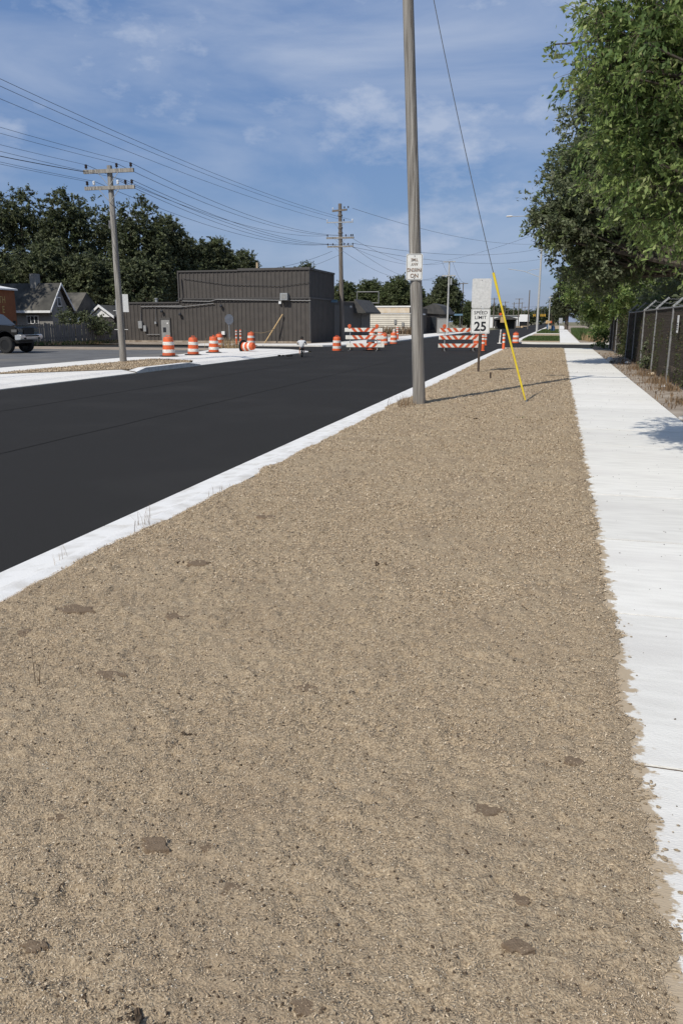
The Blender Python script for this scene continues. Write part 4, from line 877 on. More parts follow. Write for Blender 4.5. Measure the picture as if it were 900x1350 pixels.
# ---- dark shop right of it
YD = 119.0; c0, c1 = at(545, 440, YD).x, at(583, 440, YD).x
db = empty('dark_shop', (c0, YD, 0), 0, 'small dark shop with a sloped roof edge beyond the leaning pole', 'building')
w = c1-c0; MB().bx(0, w-.6, 0, 10, -.1, 3.1).build('wall', M['siding'], db)
b = MB(); b.extr([(-.2, 3.1), (w-1.4, 4.3), (w-.4, 3.9), (w+.35, 2.8), (w+.35, 2.65), (-.2, 2.95)], 'Y', -.4, 10.4); b.build('roof', M['roofing'], db)
for x_ in (.8, 2.4): wd = MB().bx(x_, x_+1.1, -.05, 0, .3, 2.4).build('window', M['siding_trim'], db); MB().bx(x_+.1, x_+1.0, -.07, -.03, .4, 2.3).build('pane', M['glass'], wd)
# utility cabinet
P = at(582, 440, 110); o = MB().bx(-.7, .7, 0, .8, -.1, 2.0).bx(-.75, .75, -.05, .85, 2.0, 2.08).build('utility_cabinet', M['box_grey'], bevel=.02); o.location = (P.x, 110, 0); tag(o, 'grey utility cabinet standing beside the pale pole', 'cabinet')
P = at(604, 412, 140); r = empty('street_sign', (P.x, 140, 0), 0, 'small blue street name sign near the thin grey pole', 'sign'); MB().box((0, 0, 2.8), (1.5, .03, .3)).build('plate', M['street_blue'], r); MB().box((.3, .03, 1.3), (.06, .05, 2.9)).build('post', M['galv'], r)

# ================================================================== LEFT: house, garage, board fence, orange shop, pickup
YH = 55.0
q0 = at(67, 409, YH); xg = q0.x; ze = q0.z
Wd_ = 2.7; apex = at(78, 375, YH+Wd_/2); zr = apex.z; xl = at(14, 409, YH).x
hs = empty('gable_house', (xg, YH, 0), 0, 'old grey house with dark shingle roof, white-trimmed gable and chimney behind the board fence', 'house')
LX = xl-xg-4
MB().bx(LX, -.02, .2, Wd_-.2, -.1, ze-.05).build('wall', M['house'], hs)
b = MB(); b.extr([(.2, ze-.05), (Wd_-.2, ze-.05), (Wd_/2, zr-.2)], 'X', -.14, -.02); b.build('gable_wall', M['house'], hs)
def roofslab(p0, p1, th=.12): 
    b = MB(); (ya, za), (yb, zb_) = p0, p1
    b.extr([(ya, za), (yb, zb_), (yb, zb_+th), (ya, za+th)], 'X', LX-.3, .22); return b.build('roof', M['shingle'], hs)
rf = roofslab((-.3, ze-.12), (Wd_/2, zr)); roofslab((Wd_/2, zr), (Wd_+.3, ze-.12))
cxx, czz = at(46, 366, YH+Wd_/2).x-xg, at(46, 361, YH+Wd_/2).z
MB().bx(cxx-.28, cxx+.28, Wd_/2-.3, Wd_/2+.3, zr-.3, czz).build('chimney', M['house'], rf)
for s_ in ((-.3, ze-.12), (Wd_+.3, ze-.12)):
    b = MB(); b.extr([(s_[0], s_[1]-.04), (Wd_/2, zr-.06), (Wd_/2, zr+.13), (s_[0], s_[1]+.13)], 'X', .22, .27); b.build('rake_board', M['white'], hs)
MB().bx(LX-.3, .2, -.36, -.3, ze-.2, ze-.02).build('fascia', M['white'], hs)
wd = MB().bx(-.02, .03, Wd_/2-.4, Wd_/2+.1, ze+.3, ze+1.05).build('window', M['white'], hs); MB().bx(.02, .05, Wd_/2-.33, Wd_/2+.03, ze+.38, ze+.97).build('pane', M['glass'], wd)
wx0, wx1 = at(34, 415, YH).x-xg, at(49, 415, YH).x-xg; wd = MB().bx(wx0, wx1, .12, .2, ze-1.05, ze-.4).build('window', M['white'], hs)
for k in range(3): t0 = wx0+(wx1-wx0)*(k/3)+.05; MB().bx(t0, t0+(wx1-wx0)/3-.1, .09, .13, ze-.98, ze-.47).build('pane', M['glass'], wd)
b = MB(); b.extr([(Wd_+.35, ze-.2), (Wd_+4.4, ze-.2), (Wd_+2.2, zr-.5)], 'X', -3.5, .2); b.build('rear_roof', M['shingle'], hs)
# white-gabled garage
YG = 60.5; g0, g1, ga = at(116, 418, YG), at(152, 417, YG), at(132, 403.5, YG)
gr = empty('garage', ((g0.x+g1.x)/2, YG, 0), 0, 'low garage with white gable trim between house and dark building', 'garage'); hw = (g1.x-g0.x)/2; ax = ga.x-gr.location.x
MB().bx(-hw+.2, hw-.2, 0.1, 6, -.1, g0.z).build('wall', M['siding_trim'], gr)
b = MB(); b.extr([(-hw+.2, g0.z), (hw-.2, g0.z), (ax, ga.z-.15)], 'Y', .0, .1); b.build('gable', M['white'], gr)
for sx in (-1, 1):
    xe = sx*hw; b = MB(); b.extr([(xe, g0.z-.12), (ax, ga.z-.08), (ax, ga.z+.12), (xe, g0.z+.08)], 'Y', -.25, -.15); b.build('rake_board', M['white'], gr)
    b = MB(); b.extr([(xe, g0.z-.05), (ax, ga.z), (ax, ga.z+.1), (xe, g0.z+.05)], 'Y', -.15, 6.2); b.build('roof', M['shingle'], gr)
# board fence
fa, fb_ = gp(26, 455), gp(158, 451.5); zf = 1.5
fr = empty('board_fence', (fa.x, fa.y, 0), math.atan2(fb_.y-fa.y, fb_.x-fa.x), 'old grey vertical board fence between pickup and dark building', 'fence')
Lf = (fb_-fa).length; n = int(Lf/.19); bo = None
for i in range(n):
    hh = zf+random.uniform(-.07, .06)-(0.25 if random.random() < .05 else 0)
    if i % 7 == 0: b = MB(); b.extr([(0, -.1), (.165, -.1), (.165, hh-.04), (.14, hh), (.025, hh), (0, hh-.04)], 'Y', -.012, .012); bo = b.build('board', M['fence_wood'], fr); bo.location = (i*.19, random.uniform(-.02, .02), 0)
    else: o = bo.copy(); C.objects.link(o); o.location = (i*.19, random.uniform(-.02, .02), random.uniform(-.07, .05)); o.rotation_euler = (0, random.uniform(-.02, .02), 0)
for z_ in (.4, 1.2): MB().bx(0, Lf, .03, .09, z_, z_+.09).build('rail', M['fence_wood'], fr)
v, q = blades(900, 0, 0, 1, .2, .06, .35, .03, RNG, -.05, .6); v[:, 0] = np.repeat(RNG.uniform(fa.x, fb_.x, 900), 8)+(v[:, 0]-np.repeat(v[::8, 0], 8)); v[:, 1] += fa.y-.4+(v[:, 0]-fa.x)*(fb_.y-fa.y)/(fb_.x-fa.x)
tag(npmesh('fence_weeds', v, q, [M['grass'], M['straw']], RNG.integers(0, 2, len(q))), 'weeds growing along the foot of the board fence', 'weeds', kind='stuff')
# orange shop
YO = 48.5; o1 = at(19, 383, YO)
osx = empty('orange_shop', (o1.x, YO, 0), 0, 'orange painted shop wall with gold lettering behind the pickup', 'shop')
MB().bx(-9, 0, -14, 0, -.1, o1.z).build('wall', M['brickorange'], osx); b = MB(); b.extr([(-9.2, o1.z), (.15, o1.z), (.15, o1.z+.1), (-2.5, o1.z+.55), (-9.2, o1.z+.55)], 'Y', -14.2, .2); b.build('roof', M['white'], osx)
for body, py_, yy in (('TH', 395.5, 1.38), ('E', 408.5, 1.32)):
    q_ = at(6, py_, YO-1.3); text_part(body, .66, M['gold'], osx, (.012, -yy, q_.z), (math.radians(90), 0, math.radians(90)), .8)
# pickup truck, heading +X
PT = gp(8, 466, -.05); TX, TY = PT.x, PT.y
tr = empty('pickup_truck', (TX, TY+.95, -.05), math.radians(3), 'lifted black pickup truck with chrome bumper parked in the side lot', 'pickup truck')
def tp(prof, y0, y1, mat, name, bev=.04): b = MB(); b.extr(prof, 'Y', y0, y1); return b.build(name, mat, tr, smooth=True, bevel=bev)
hwT = .98
tp([(-4.75, .75), (-4.75, 1.45), (-2.2, 1.45), (-.95, 1.50), (.25, 1.47), (.72, 1.40), (.80, 1.25), (.80, .85), (.52, .85), (.40, 1.02), (.15, 1.16), (-.15, 1.16), (-.40, 1.02), (-.52, .72), (-3.0, .72), (-3.12, 1.02), (-3.35, 1.16), (-3.7, 1.16), (-3.95, 1.02), (-4.05, .75)], -hwT, hwT, M['carpaint'], 'body', .05)
tp([(-2.75, 1.45), (-2.6, 2.06), (-1.35, 2.10), (-.55, 1.49)], -hwT+.12, hwT-.12, M['carpaint'], 'cab', .06)
tp([(-1.22, 2.02), (-.50, 1.51), (-.47, 1.50), (-1.19, 2.05)], -hwT+.22, hwT-.22, M['glass'], 'windshield', 0)
for s_ in (-1, 1):
    b = MB(); b.extr([(-2.5, 1.52), (-2.42, 1.98), (-1.42, 2.0), (-.85, 1.53)], 'Y', s_*(hwT-.115), s_*(hwT-.105)); b.build('side_window', M['glass'], tr)
    b = MB(); b.box((-.75, s_*(hwT+.13), 1.62), (.12, .22, .2)); b.build('mirror', M['carpaint'], tr, bevel=.03)
    for xw in (0.0, -3.5):
        wy = s_*.87; b = MB(); b.lathe([(.26, -.15), (.40, -.15), (.44, -.11), (.445, .0), (.44, .11), (.40, .15), (.26, .15), (.26, -.15)], 28, (xw, wy, .445), axis='Y', cap=False); wh = b.build('wheel', M['rubber'], tr, smooth=True)
        b = MB(); b.lathe([(.262, -.13), (.24, -.10), (.08, -.09), (.06, -.13), (.06, .13), (.08, .09), (.24, .10), (.262, .13)], 20, (xw, wy, .445), axis='Y'); b.build('rim', M['grille'], wh, smooth=True)
        b = MB()
        for k in range(8): a = k*.785; b.box((xw+.15*math.cos(a), wy+s_*.115, .445+.15*math.sin(a)), (.20, .02, .045), 0, 0, 0, -a)
        b.build('spoke', M['galv_dark'], wh)
    b = MB(); b.box((.79, s_*.70, 1.20), (.06, .40, .2)); b.build('headlight', M['lamp'], tr, bevel=.02)
    b = MB(); b.box((.60, s_*(hwT-.01), 1.19), (.34, .03, .16)); b.build('turn_lamp', M['lamp'], tr, bevel=.01)
b = MB(); b.box((.82, 0, 1.16), (.05, .98, .40)); gr_ = b.build('grille', M['grille'], tr, bevel=.02)
b = MB()
for z_ in (1.02, 1.12, 1.22, 1.31): b.box((.85, 0, z_), (.01, .94, .025))
b.build('grille_bar', M['rubber'], gr_)
tp([(.62, .70), (.95, .72), (1.02, .80), (1.02, .95), (.95, 1.0), (.62, 1.0)], -hwT-.02, hwT+.02, M['chrome'], 'bumper', .03)
b = MB(); b.box((1.02, 0, .92), (.02, 1.2, .07)); b.box((1.02, -.62, .79), (.02, .14, .1)); b.box((1.02, .62, .79), (.02, .14, .1)); b.build('bumper_slot', M['grille'], tr)
b = MB(); b.box((-.2, 0, .62), (1.6, 1.3, .18)); b.tube([(0, -.8, .445), (0, .8, .445)], .09, 8); b.box((-2.2, 0, .66), (4.0, 1.0, .14)); b.build('chassis', M['grille'], tr)

# ================================================================== CHAIN-LINK FENCE
XF = 3.02; ZF = 2.02
cf = empty('chain_link_fence', (XF, 12, 0), 0, 'chain-link fence with woven dark slats, leaning barbed-wire arms and steel posts beside the sidewalk', 'fence')
posts = [16.2, 19.8, 23.5, 27.4, 31.0, 34.4, 37.8]
recess = [(37.8, 0.0), (39.0, .55), (43.4, .55), (44.6, 0.0)]
posts2 = [44.6, 47.2, 49.8]
pp_ = None
def fpost(x_, y_):
    global pp_
    if pp_ is None:
        b = MB(); b.tube([(0, 0, -.15), (0, 0, ZF)], .034, 10); b.lathe([(.045, ZF-.02), (.045, ZF+.02), (.02, ZF+.05)], 10); pp_ = b.build('post', M['fpost'], cf, smooth=True); o = pp_
    else: o = pp_.copy(); C.objects.link(o); o.parent = cf
    o.location = (x_, y_-12, 0); o.rotation_euler = (random.uniform(-.012, .012), random.uniform(-.012, .012), 0); return o
arm_ = None
def farm(x_, y_):
    global arm_
    if arm_ is None:
        b = MB(); b.box((.16, 0, .16), (.50, .035, .055), 0, 0, 0, math.radians(-44)); arm_ = b.build('barb_arm', M['galv'], cf); o = arm_
    else: o = arm_.copy(); C.objects.link(o); o.parent = cf
    o.location = (x_, y_-12, ZF+.02)
for y_ in posts+posts2: fpost(0, y_); farm(0, y_)
for y_, x_ in recess[1:3]: fpost(x_, y_)
def panel(x0, y0, x1, y1):
    a, b2 = Vector((x0, y0-12, 0)), Vector((x1, y1-12, 0)); L_ = (b2-a).length; u = (b2-a)/L_
    m1 = MB(); h = ZF-.05; sp_ = .085
    k = -int(h/sp_)
    while k*sp_ < L_:          # diagonals both ways
        for sg in (1, -1):
            s0 = k*sp_; 
            pts = []
            for (t, z_) in ((0, 0), (h, h)):
                pts.append((s0+t, z_ if sg > 0 else h-z_))
            (sa, za), (sb, zb_) = pts
            t0 = max(0, (0-sa)/(sb-sa)); t1 = min(1, (L_-sa)/(sb-sa))
            if t1 <= t0: continue
            A_ = a+u*(sa+(sb-sa)*t0)+Vector((0, 0, .04+za+(zb_-za)*t0)); B_ = a+u*(sa+(sb-sa)*t1)+Vector((0, 0, .04+za+(zb_-za)*t1))
            nx = Vector((.018, 0, 0)); m1.tube([A_+nx, B_+nx], .0042, 3, cap=False)
        k += 1
    m1.build('wire_mesh', M['slat_c'], cf)['kind'] = 'stuff'
    m2 = MB(); z_ = .06
    rgp = random.Random(int(y0*10))
    while z_ < h:
        hgt = .047
        d_ = 0.0
        while d_ < L_:
            e_ = min(L_, d_+rgp.uniform(.5, 1.6))
            if rgp.random() > .10:
                A_, B_ = a+u*d_, a+u*e_; j = .032+rgp.uniform(-.004, .004)
                m2.add([A_+Vector((j, 0, z_)), B_+Vector((j, 0, z_)), B_+Vector((j+.004, 0, z_+hgt)), A_+Vector((j+.004, 0, z_+hgt))], [(0, 1, 2, 3)], rgp.choice([0, 0, 1]))
            d_ = e_
        z_ += .062
    o = m2.build('woven_slats', [M['slat_a'], M['slat_b']], cf); o['kind'] = 'stuff'
    m3 = MB(); m3.tube([a+Vector((0, 0, ZF-.02)), b2+Vector((0, 0, ZF-.02))], .021, 8); m3.build('top_rail', M['fpost'], cf)
M['slat_a'] = mk('slat_brown', (0.062, 0.043, 0.034), (0.035, 0.028, 0.023), scale=6, rough=.8)
M['slat_c'] = mk('mesh_dark', (0.075, 0.062, 0.05), None, rough=.7)
M['slat_b'] = mk('slat_dull', (0.040, 0.036, 0.029), (0.026, 0.025, 0.021), scale=6, rough=.8)
allp = [(0, y_) for y_ in posts]+[(x_, y_) for y_, x_ in recess[1:3]]+[(0, y_) for y_ in posts2]
for (x0, y0_), (x1, y1_) in zip(allp[:-1], allp[1:]): panel(x0, y0_, x1, y1_)
for (ys) in (posts, posts2):
    for k, (dx_, dz_) in enumerate(((.05, .07), (.18, .20), (.31, .33))):
        b = MB(); pts = []
        for y0_, y1_ in zip(ys[:-1], ys[1:]):
            for t in range(6): s_ = t/6; pts.append((dx_+random.uniform(-.015, .015), y0_+(y1_-y0_)*s_-12, ZF+dz_-(.05+.06*random.random())*4*s_*(1-s_)))
        pts.append((dx_, ys[-1]-12, ZF+dz_)); b.tube(pts, .0055, 4, cap=False)
        for p_, q_ in zip(pts[:-1], pts[1:]):
            for s_ in (.25, .5, .75): c_ = Vector(p_).lerp(Vector(q_), s_); b.tube([c_+Vector((-.02, -.012, -.018)), c_+Vector((.02, .012, .018))], .003, 3); 
        b.build('barbed_strand', M['galv_dark'], cf)
# notice on the fence
q_ = at(893, 427, 21.6)
ns = empty('fence_notice', (XF-.05, 22.05, 1.56), math.radians(-90), 'narrow white notice wired to the chain-link fence', 'notice')
b = MB(); b.box((0, 0, 0), (.26, .008, .44)); b.build('plate', M['sign'], ns)
b = MB()
for i, (wd_, z_) in enumerate(((.16, .02), (.18, -.04), (.15, -.09), (.17, -.14))): b.box((.0, -.006, z_), (wd_, .003, .032))
b.build('print_lines', M['black'], ns)
ns2 = empty('fence_notice', (XF+.35, 39.6, 1.6), math.radians(-60), 'small weathered strip hanging in the vine-covered fence recess', 'notice'); MB().box((0, 0, 0), (.12, .01, .5)).build('strip', M['sign_back'], ns2)
# litter and stones on the strip
for i, (px_, py_, s_, mm, l_) in enumerate([(803, 478.5, .17, 'stone', 'pale round stone lying at the sidewalk edge'), (826, 480, .11, 'bag', 'crumpled white litter under the fence'), (858, 495, .11, 'frieze', 'crumpled yellowish paper at the foot of the fence post'), (874, 511, .06, 'bag', 'flat scrap of white paper on the old strip')]):
    P = gp(px_, py_, -.02); bm = bmesh.new(); bmesh.ops.create_icosphere(bm, subdivisions=2, radius=s_)
    for v_ in bm.verts: n_ = Vector((random.uniform(.72, 1.2), random.uniform(.72, 1.2), random.uniform(.6, 1.1))); v_.co = Vector((v_.co.x*n_.x, v_.co.y*n_.y, v_.co.z*n_.z*(.9 if i == 0 else .5)))
    me = bpy.data.meshes.new('stone'); bm.to_mesh(me); bm.free(); me.materials.append(M[mm]); o = bpy.data.objects.new('stone' if i == 0 else 'litter', me); C.objects.link(o); o.location = (P.x, P.y, s_*.55-.02)
    tag(o, l_, 'stone' if i == 0 else 'litter')
o = MB().box((0, 0, 0), (.9, .12, .05), .0).build('concrete_strip', M['concrete'], bevel=.01); P = gp(893, 545, 0); o.location = (2.55, 14.35, .0); tag(o, 'narrow pale concrete strip crossing the old strip beside the sidewalk', 'concrete edge')
for i, (x_, y_, n_, s_, h_) in enumerate([(2.55, 17.4, 160, .14, .14), (2.75, 20.6, 220, .18, .22), (2.75, 23.0, 260, .2, .28), (2.75, 26.0, 200, .2, .25), (2.75, 29.5, 200, .22, .28), (2.75, 33.5, 150, .25, .25)]):
    tuft(['low dry clump on the old strip, closest to the fence notice', 'dry brown weeds below the fence notice', 'dry brown weeds around the post left of the notice', 'brown weeds by the leafy sapling at the fence', 'brown weeds between sapling and vine-covered recess', 'sparse brown weeds before the vine-covered recess'][i], (x_, y_, -.02), n_, (s_*.8, s_*1.6), .06, h_, .012, M['weed'], 'dry weeds along the fence')
v, q = blades(600, 2.5, 30, -.42, -14, .03, .12, .02, RNG, -.02, .9); tag(npmesh('strip_litter', v, q, M['weed']), 'dead leaves and dry bits along the old strip', 'leaf litter', kind='stuff')

# ================================================================== TREES
def leaf_quads(c, size, rng, up=.35, droop=0.0, axis=None, wr=.42):
    n = len(c); nrm = rng.normal(0, 1, (n, 3)); nrm[:, 2] += up; nrm /= np.linalg.norm(nrm, axis=1)[:, None]
    t = rng.normal(0, 1, (n, 3)) if axis is None else axis+rng.normal(0, .55, (n, 3))
    t[:, 2] -= droop; t -= nrm*np.sum(t*nrm, 1)[:, None]; t /= np.linalg.norm(t, axis=1)[:, None]+1e-6
    s = np.cross(nrm, t); L_ = size*rng.uniform(.6, 1.25, n)[:, None]; Wd2 = L_*wr
    bend = nrm*L_*.10
    v = np.stack([c-t*L_*.5, c+s*Wd2*.5+bend, c+t*L_*.5, c-s*Wd2*.5+bend], 1).reshape(-1, 3)
    return v, np.arange(4*n).reshape(-1, 4)
def crown_pts(lobes, ncl, per, spread, rng, shell=.45, droop=.2, K=6):
    vol = np.array([l_[1][0]*l_[1][1]*l_[1][2] for l_ in lobes])**.75; pr_ = vol/vol.sum()
    k = rng.choice(len(lobes), ncl, p=pr_); d = rng.normal(0, 1, (ncl, 3)); d /= np.linalg.norm(d, axis=1)[:, None]
    r_ = rng.uniform(0, 1, ncl)**shell
    cc = np.array([lobes[i][0] for i in k])+d*r_[:, None]*np.array([lobes[i][1] for i in k])*rng.uniform(.85, 1.1, (ncl, 1))
    sz = rng.uniform(.5, 1.4, ncl)
    tw = rng.normal(0, 1, (ncl, K, 3))*np.array([1, 1, .7])+d[:, None, :]*.7; tw[:, :, 2] -= droop
    tw /= np.linalg.norm(tw, axis=2)[:, :, None]; tw *= (spread*2.1*sz)[:, None, None]*rng.uniform(.6, 1.2, (ncl, K, 1))
    j = np.arange(per) % K; s_ = rng.uniform(.08, 1, (ncl, per, 1))
    p_ = cc[:, None, :]+tw[:, j, :]*s_+rng.normal(0, .16, (ncl, per, 3))*spread
    p_[:, :, 2] -= droop*spread*s_[:, :, 0]**2
    ax = tw[:, j, :]/np.linalg.norm(tw[:, j, :], axis=2)[:, :, None]
    return cc, p_.reshape(-1, 3), np.repeat(np.arange(ncl), per), ax.reshape(-1, 3), tw
def make_tree(label, loc, lobes, ncl, per, spread, lsize, mats, seed, trunk_h, trunk_r, name='leafy_tree', cat='tree', group=None, droop=.2, branches=40, lean=(0, 0), shell=.45, zmin=None, twigs=False):
    rng = np.random.default_rng(seed); root = empty(name, loc, 0, label, cat, group)
    cc, p_, ci, ax, tw = crown_pts(lobes, ncl, per, spread, rng, shell, droop)
    if zmin is not None: kk = p_[:, 2] > zmin; p_, ci, ax = p_[kk], ci[kk], ax[kk]
    v, q_ = leaf_quads(p_, lsize, rng, .45, droop, ax)
    cm = rng.choice(len(mats), ncl, p=np.array([.34, .3, .22, .14][:len(mats)])/sum([.34, .3, .22, .14][:len(mats)])); mi = cm[ci]
    flip = rng.uniform(0, 1, len(ci)) < .25; mi[flip] = rng.choice(len(mats), flip.sum())
    npmesh('crown', v, q_, mats, mi, root)
    if twigs:
        K = tw.shape[1]; a0 = np.repeat(cc, K, 0); a1 = a0+tw.reshape(-1, 3)*.9; sd_ = rng.normal(0, 1, a0.shape); sd_ /= np.linalg.norm(sd_, axis=1)[:, None]; sd_ *= .004
        npmesh('twigs', np.stack([a0-sd_, a0+sd_, a1+sd_*.3, a1-sd_*.3], 1).reshape(-1, 3), np.arange(4*len(a0)).reshape(-1, 4), M['bark'], None, root)['kind'] = 'stuff'
    b = MB(); tt = Vector((lean[0], lean[1], trunk_h))
    b.tube([(0, 0, -.2), (lean[0]*.1, lean[1]*.1, trunk_h*.3), (lean[0]*.5+.05, lean[1]*.5, trunk_h*.65), tt], [trunk_r*1.25, trunk_r, trunk_r*.85, trunk_r*.7], 9)
    for lc, lr in lobes:
        lc = Vector(lc); st_ = Vector((lean[0]*.7, lean[1]*.7, trunk_h*.8)); mid = st_.lerp(lc, .5)+Vector(rng.normal(0, .25, 3)*min(lr)*.3); 
        b.tube([st_, mid, lc], [trunk_r*.6, trunk_r*.38, trunk_r*.16], 6)
    for i in rng.choice(ncl, min(branches, ncl), replace=False):
        c_ = Vector(cc[i]); j = min(range(len(lobes)), key=lambda a: (Vector(lobes[a][0])-c_).length); s_ = Vector((0, 0, trunk_h*.8)).lerp(Vector(lobes[j][0]), random.uniform(.4, 1.0))
        b.tube([s_, s_.lerp(c_, .5)+Vector(rng.normal(0, .12, 3)), c_], [trunk_r*.18, trunk_r*.11, trunk_r*.04], 5)
    b.build('trunk', M['bark'], root, smooth=True); return root
def seen(root, spec):      # crown lobes: where a clump shows, at the distance of its tree
    out = []
    for px_, py_, Y_, rr in spec:
        p_ = at(px_, py_, Y_); out.append(((p_.x-root[0], Y_-root[1], p_.z), (rr, rr*1.15, rr*.72)))
    return out
RA = (5.3, 10.6, 0)
make_tree('tall light green tree leaning over the near end of the chain-link fence', RA,
          seen(RA, [(852, 20, 8.8, .62), (809, 75, 8.9, .30), (794, 15, 9.0, .26), (864, 90, 8.8, .85), (829, 130, 9.3, .42), (814, 180, 9.6, .30), (859, 190, 9.2, .7), (899, 250, 8.8, .75), (914, 40, 9.6, 1.4), (864, 270, 9.8, .5), (904, 312, 9.3, .42), (894, -60, 8.8, .95), (854, -90, 8.8, .6), (944, 180, 9.6, 1.5), (974, 290, 9.6, .8), (826, 235, 10, .35)])+[((.6, .6, 6.6), (2.4, 3, 2.2))],
          2200, 36, .12, .074, LEAF_ELM, 3, 3.6, .2, branches=300, droop=.55, twigs=True)
RB = (5.0, 31.0, 0)
make_tree('dark grey-green tree spreading over the sidewalk beyond the light green tree', RB,
          seen(RB, [(722, 290, 30, .75), (735, 315, 30, .7), (750, 265, 30, 1.2), (765, 300, 30.5, 1.4), (745, 225, 31, .7), (780, 220, 31, 1.6), (800, 270, 31, 1.8), (770, 345, 31, 1.1), (800, 160, 32, 1.8), (830, 220, 32, 2.2), (830, 320, 32, 1.8), (815, 110, 33, 1.6), (860, 120, 33, 2.4), (880, 260, 33, 2.4), (790, 365, 33, .9)]),
          1900, 48, .26, .18, LEAF_DK, 5, 4.2, .24, branches=180, twigs=True)
RC = (6.0, 46.0, 0)
make_tree('bright green tree with low branches at the far end of the fence', RC,
          seen(RC, [(790, 375, 47, 1.3), (765, 372, 48, 1.0), (752, 388, 49, .6), (820, 345, 45, 1.8), (835, 390, 43, 1.2), (790, 405, 49, 1.0), (772, 350, 47, 1.1), (800, 330, 46, 1.6), (850, 330, 45, 2.2), (880, 370, 44, 1.8), (810, 395, 46, 1.0)]),
          1500, 44, .27, .2, LEAF_ELM, 6, 3.4, .22, branches=120)
def bush(label, loc, lobes, ncl, per, spread, ls, mats, seed, group=None, name='leafy_bush'):
    return make_tree(label, loc, lobes, ncl, per, spread, ls, mats, seed, .8, .05, name, 'bush', group, .1, 20, shell=.6, zmin=.02)
bush('dense bright green bush at the end of the fence by the side street', (2.85, 52.2, 0), [((-.2, 0, 1.1), (.8, .6, 1.1)), ((-.4, .2, 2.3), (.9, .6, .9)), ((.5, 0, 1.8), (.6, .7, 1.5)), ((1.4, .2, 2.0), (1., .7, 1.8))], 320, 34, .22, .17, LEAF_ELM, 12)
# understory behind the fence
for i, (x_, y_, s_, h_) in enumerate([(5.4, 19, 1.9, 2.0), (5.6, 23.2, 1.9, 2.3), (5.2, 27.5, 1.8, 2.2), (5.4, 32, 2.0, 2.6), (5.0, 36.5, 1.9, 2.6), (4.9, 41.5, 1.6, 2.8), (5.2, 46.5, 1.7, 2.8)]):
    bush(['leafy shrub behind the fence next to the notice', 'leafy shrub behind the fence second past the notice', 'leafy shrub behind the fence third past the notice', 'tall shrub behind the fence before the recess', 'tall shrub beside the vine-covered recess', 'tall shrub behind the vine-covered recess', 'tall shrub behind the last fence panels'][i], (x_, y_, 0),
         [((0, 0, h_*.55), (s_*.8, s_*1.25, h_*.6)), ((.6, .6, h_*1.1), (s_*.8, s_*1.1, h_*.5)), ((-.5, -.6, h_*.9), (s_*.6, s_, h_*.5))], 240, 26, .28, .19, LEAF_DK, 60+i, 'shrubs behind the chain-link fence')
for i, (x_, y_, h_) in enumerate([(9.5, 20, 6.5), (10, 27, 7), (9.8, 35, 7), (10, 44, 7)]):
    make_tree(['dark tree deep behind the fence near the notice', 'dark tree deep behind the middle fence panels', 'dark tree deep behind the fence recess', 'dark tree deep behind the fence end'][i], (x_, y_, 0), [((0, 0, h_*.35), (2.6, 3.6, 2.0)), ((-.6, 0, h_*.75), (3, 3.6, 2.4)), ((.5, 1, h_*1.1), (3.4, 3.6, 2.2))], 420, 26, .42, .27, LEAF_DK, 80+i, 3, .2, group='dark trees deep behind the fence', branches=40)
# vines on the fence
def vines(label, y0, y1, x_, z0, z1, n, seed, ls=.1, mats=LEAF_ELM, dx=.06):
    rng = np.random.default_rng(seed); c_ = np.stack([x_+rng.normal(0, dx, n), rng.uniform(y0, y1, n), z0+(z1-z0)*rng.uniform(0, 1, n)**1.3], 1)
    kk = (vnoise(c_[:, 1]*1.8, c_[:, 2]*1.8, seed)+.12) > 0; c_ = c_[kk]
    v_, q_ = leaf_quads(c_, ls, rng, .2, .4); return tag(npmesh('fence_vine', v_, q_, mats, rng.choice(len(mats), len(c_))), label, 'vine', 'vines climbing the chain-link fence')
vines('green vine leaves pushing through the fence panel below the notice', 16.5, 28, XF+.03, .05, 1.7, 9000, 1, .06, LEAF_VINE, .02)
vines('dark vine covering the fence recess', 38, 44.5, XF+.30, .0, 2.3, 6500, 2, .12, LEAF_VINE, .14)
vines('sparse vine leaves on the middle fence panels', 28, 37.5, XF+.03, .05, 1.9, 4000, 3, .07, LEAF_VINE, .02)
bush('small leafy sapling growing at the foot of the fence', (2.86, 28.3, 0), [((0, 0, .35), (.13, .2, .35)), ((0, 0, .75), (.10, .15, .25))], 40, 12, .05, .10, LEAF_DK, 33)
# far right
make_tree('mid green tree behind the far roadside weeds', (8.5, 76, 0), [((-2.5, 0, 4.0), (2.6, 3, 2.4)), ((0, 0, 6.5), (4, 4, 3.0)), ((-2.2, 0, 7.0), (2.4, 3, 2))], 480, 26, .45, .36, LEAF_ELM, 16, 3, .25)
for i, (x_, y_, h_) in enumerate(((12, 110, 9), (7.5, 135, 9.5), (13, 160, 11), (8, 190, 10), (16, 225, 12), (9, 260, 11), (20, 310, 13), (10, 350, 12))):
    make_tree(['leafy tree beyond the dark round tree', 'leafy tree behind the far weeds', 'tall leafy tree farther along the far sidewalk', 'leafy tree beside the end of the far sidewalk', 'tall distant tree right of the far sidewalk', 'distant tree by the far traffic signals', 'hazy tall tree past the traffic signals', 'hazy tree closing the far sidewalk'][i], (x_, y_, 0), [((0, 0, h_*.4), (4, 4, h_*.34)), ((-1.5, 0, h_*.65), (3, 3.4, h_*.25)), ((1.2, 1, h_*.75), (3.4, 3.4, h_*.25))], 260, 22, .6, .6, LEAF_DK, 400+i, 3, .25, group='trees along the far right roadside', branches=20)
b = MB(); P0 = at(760, 430, 80)
r = empty('panel_fence', (4.1, 78, 0), 0, 'short grey weathered panel fence beside the far weeds', 'fence')
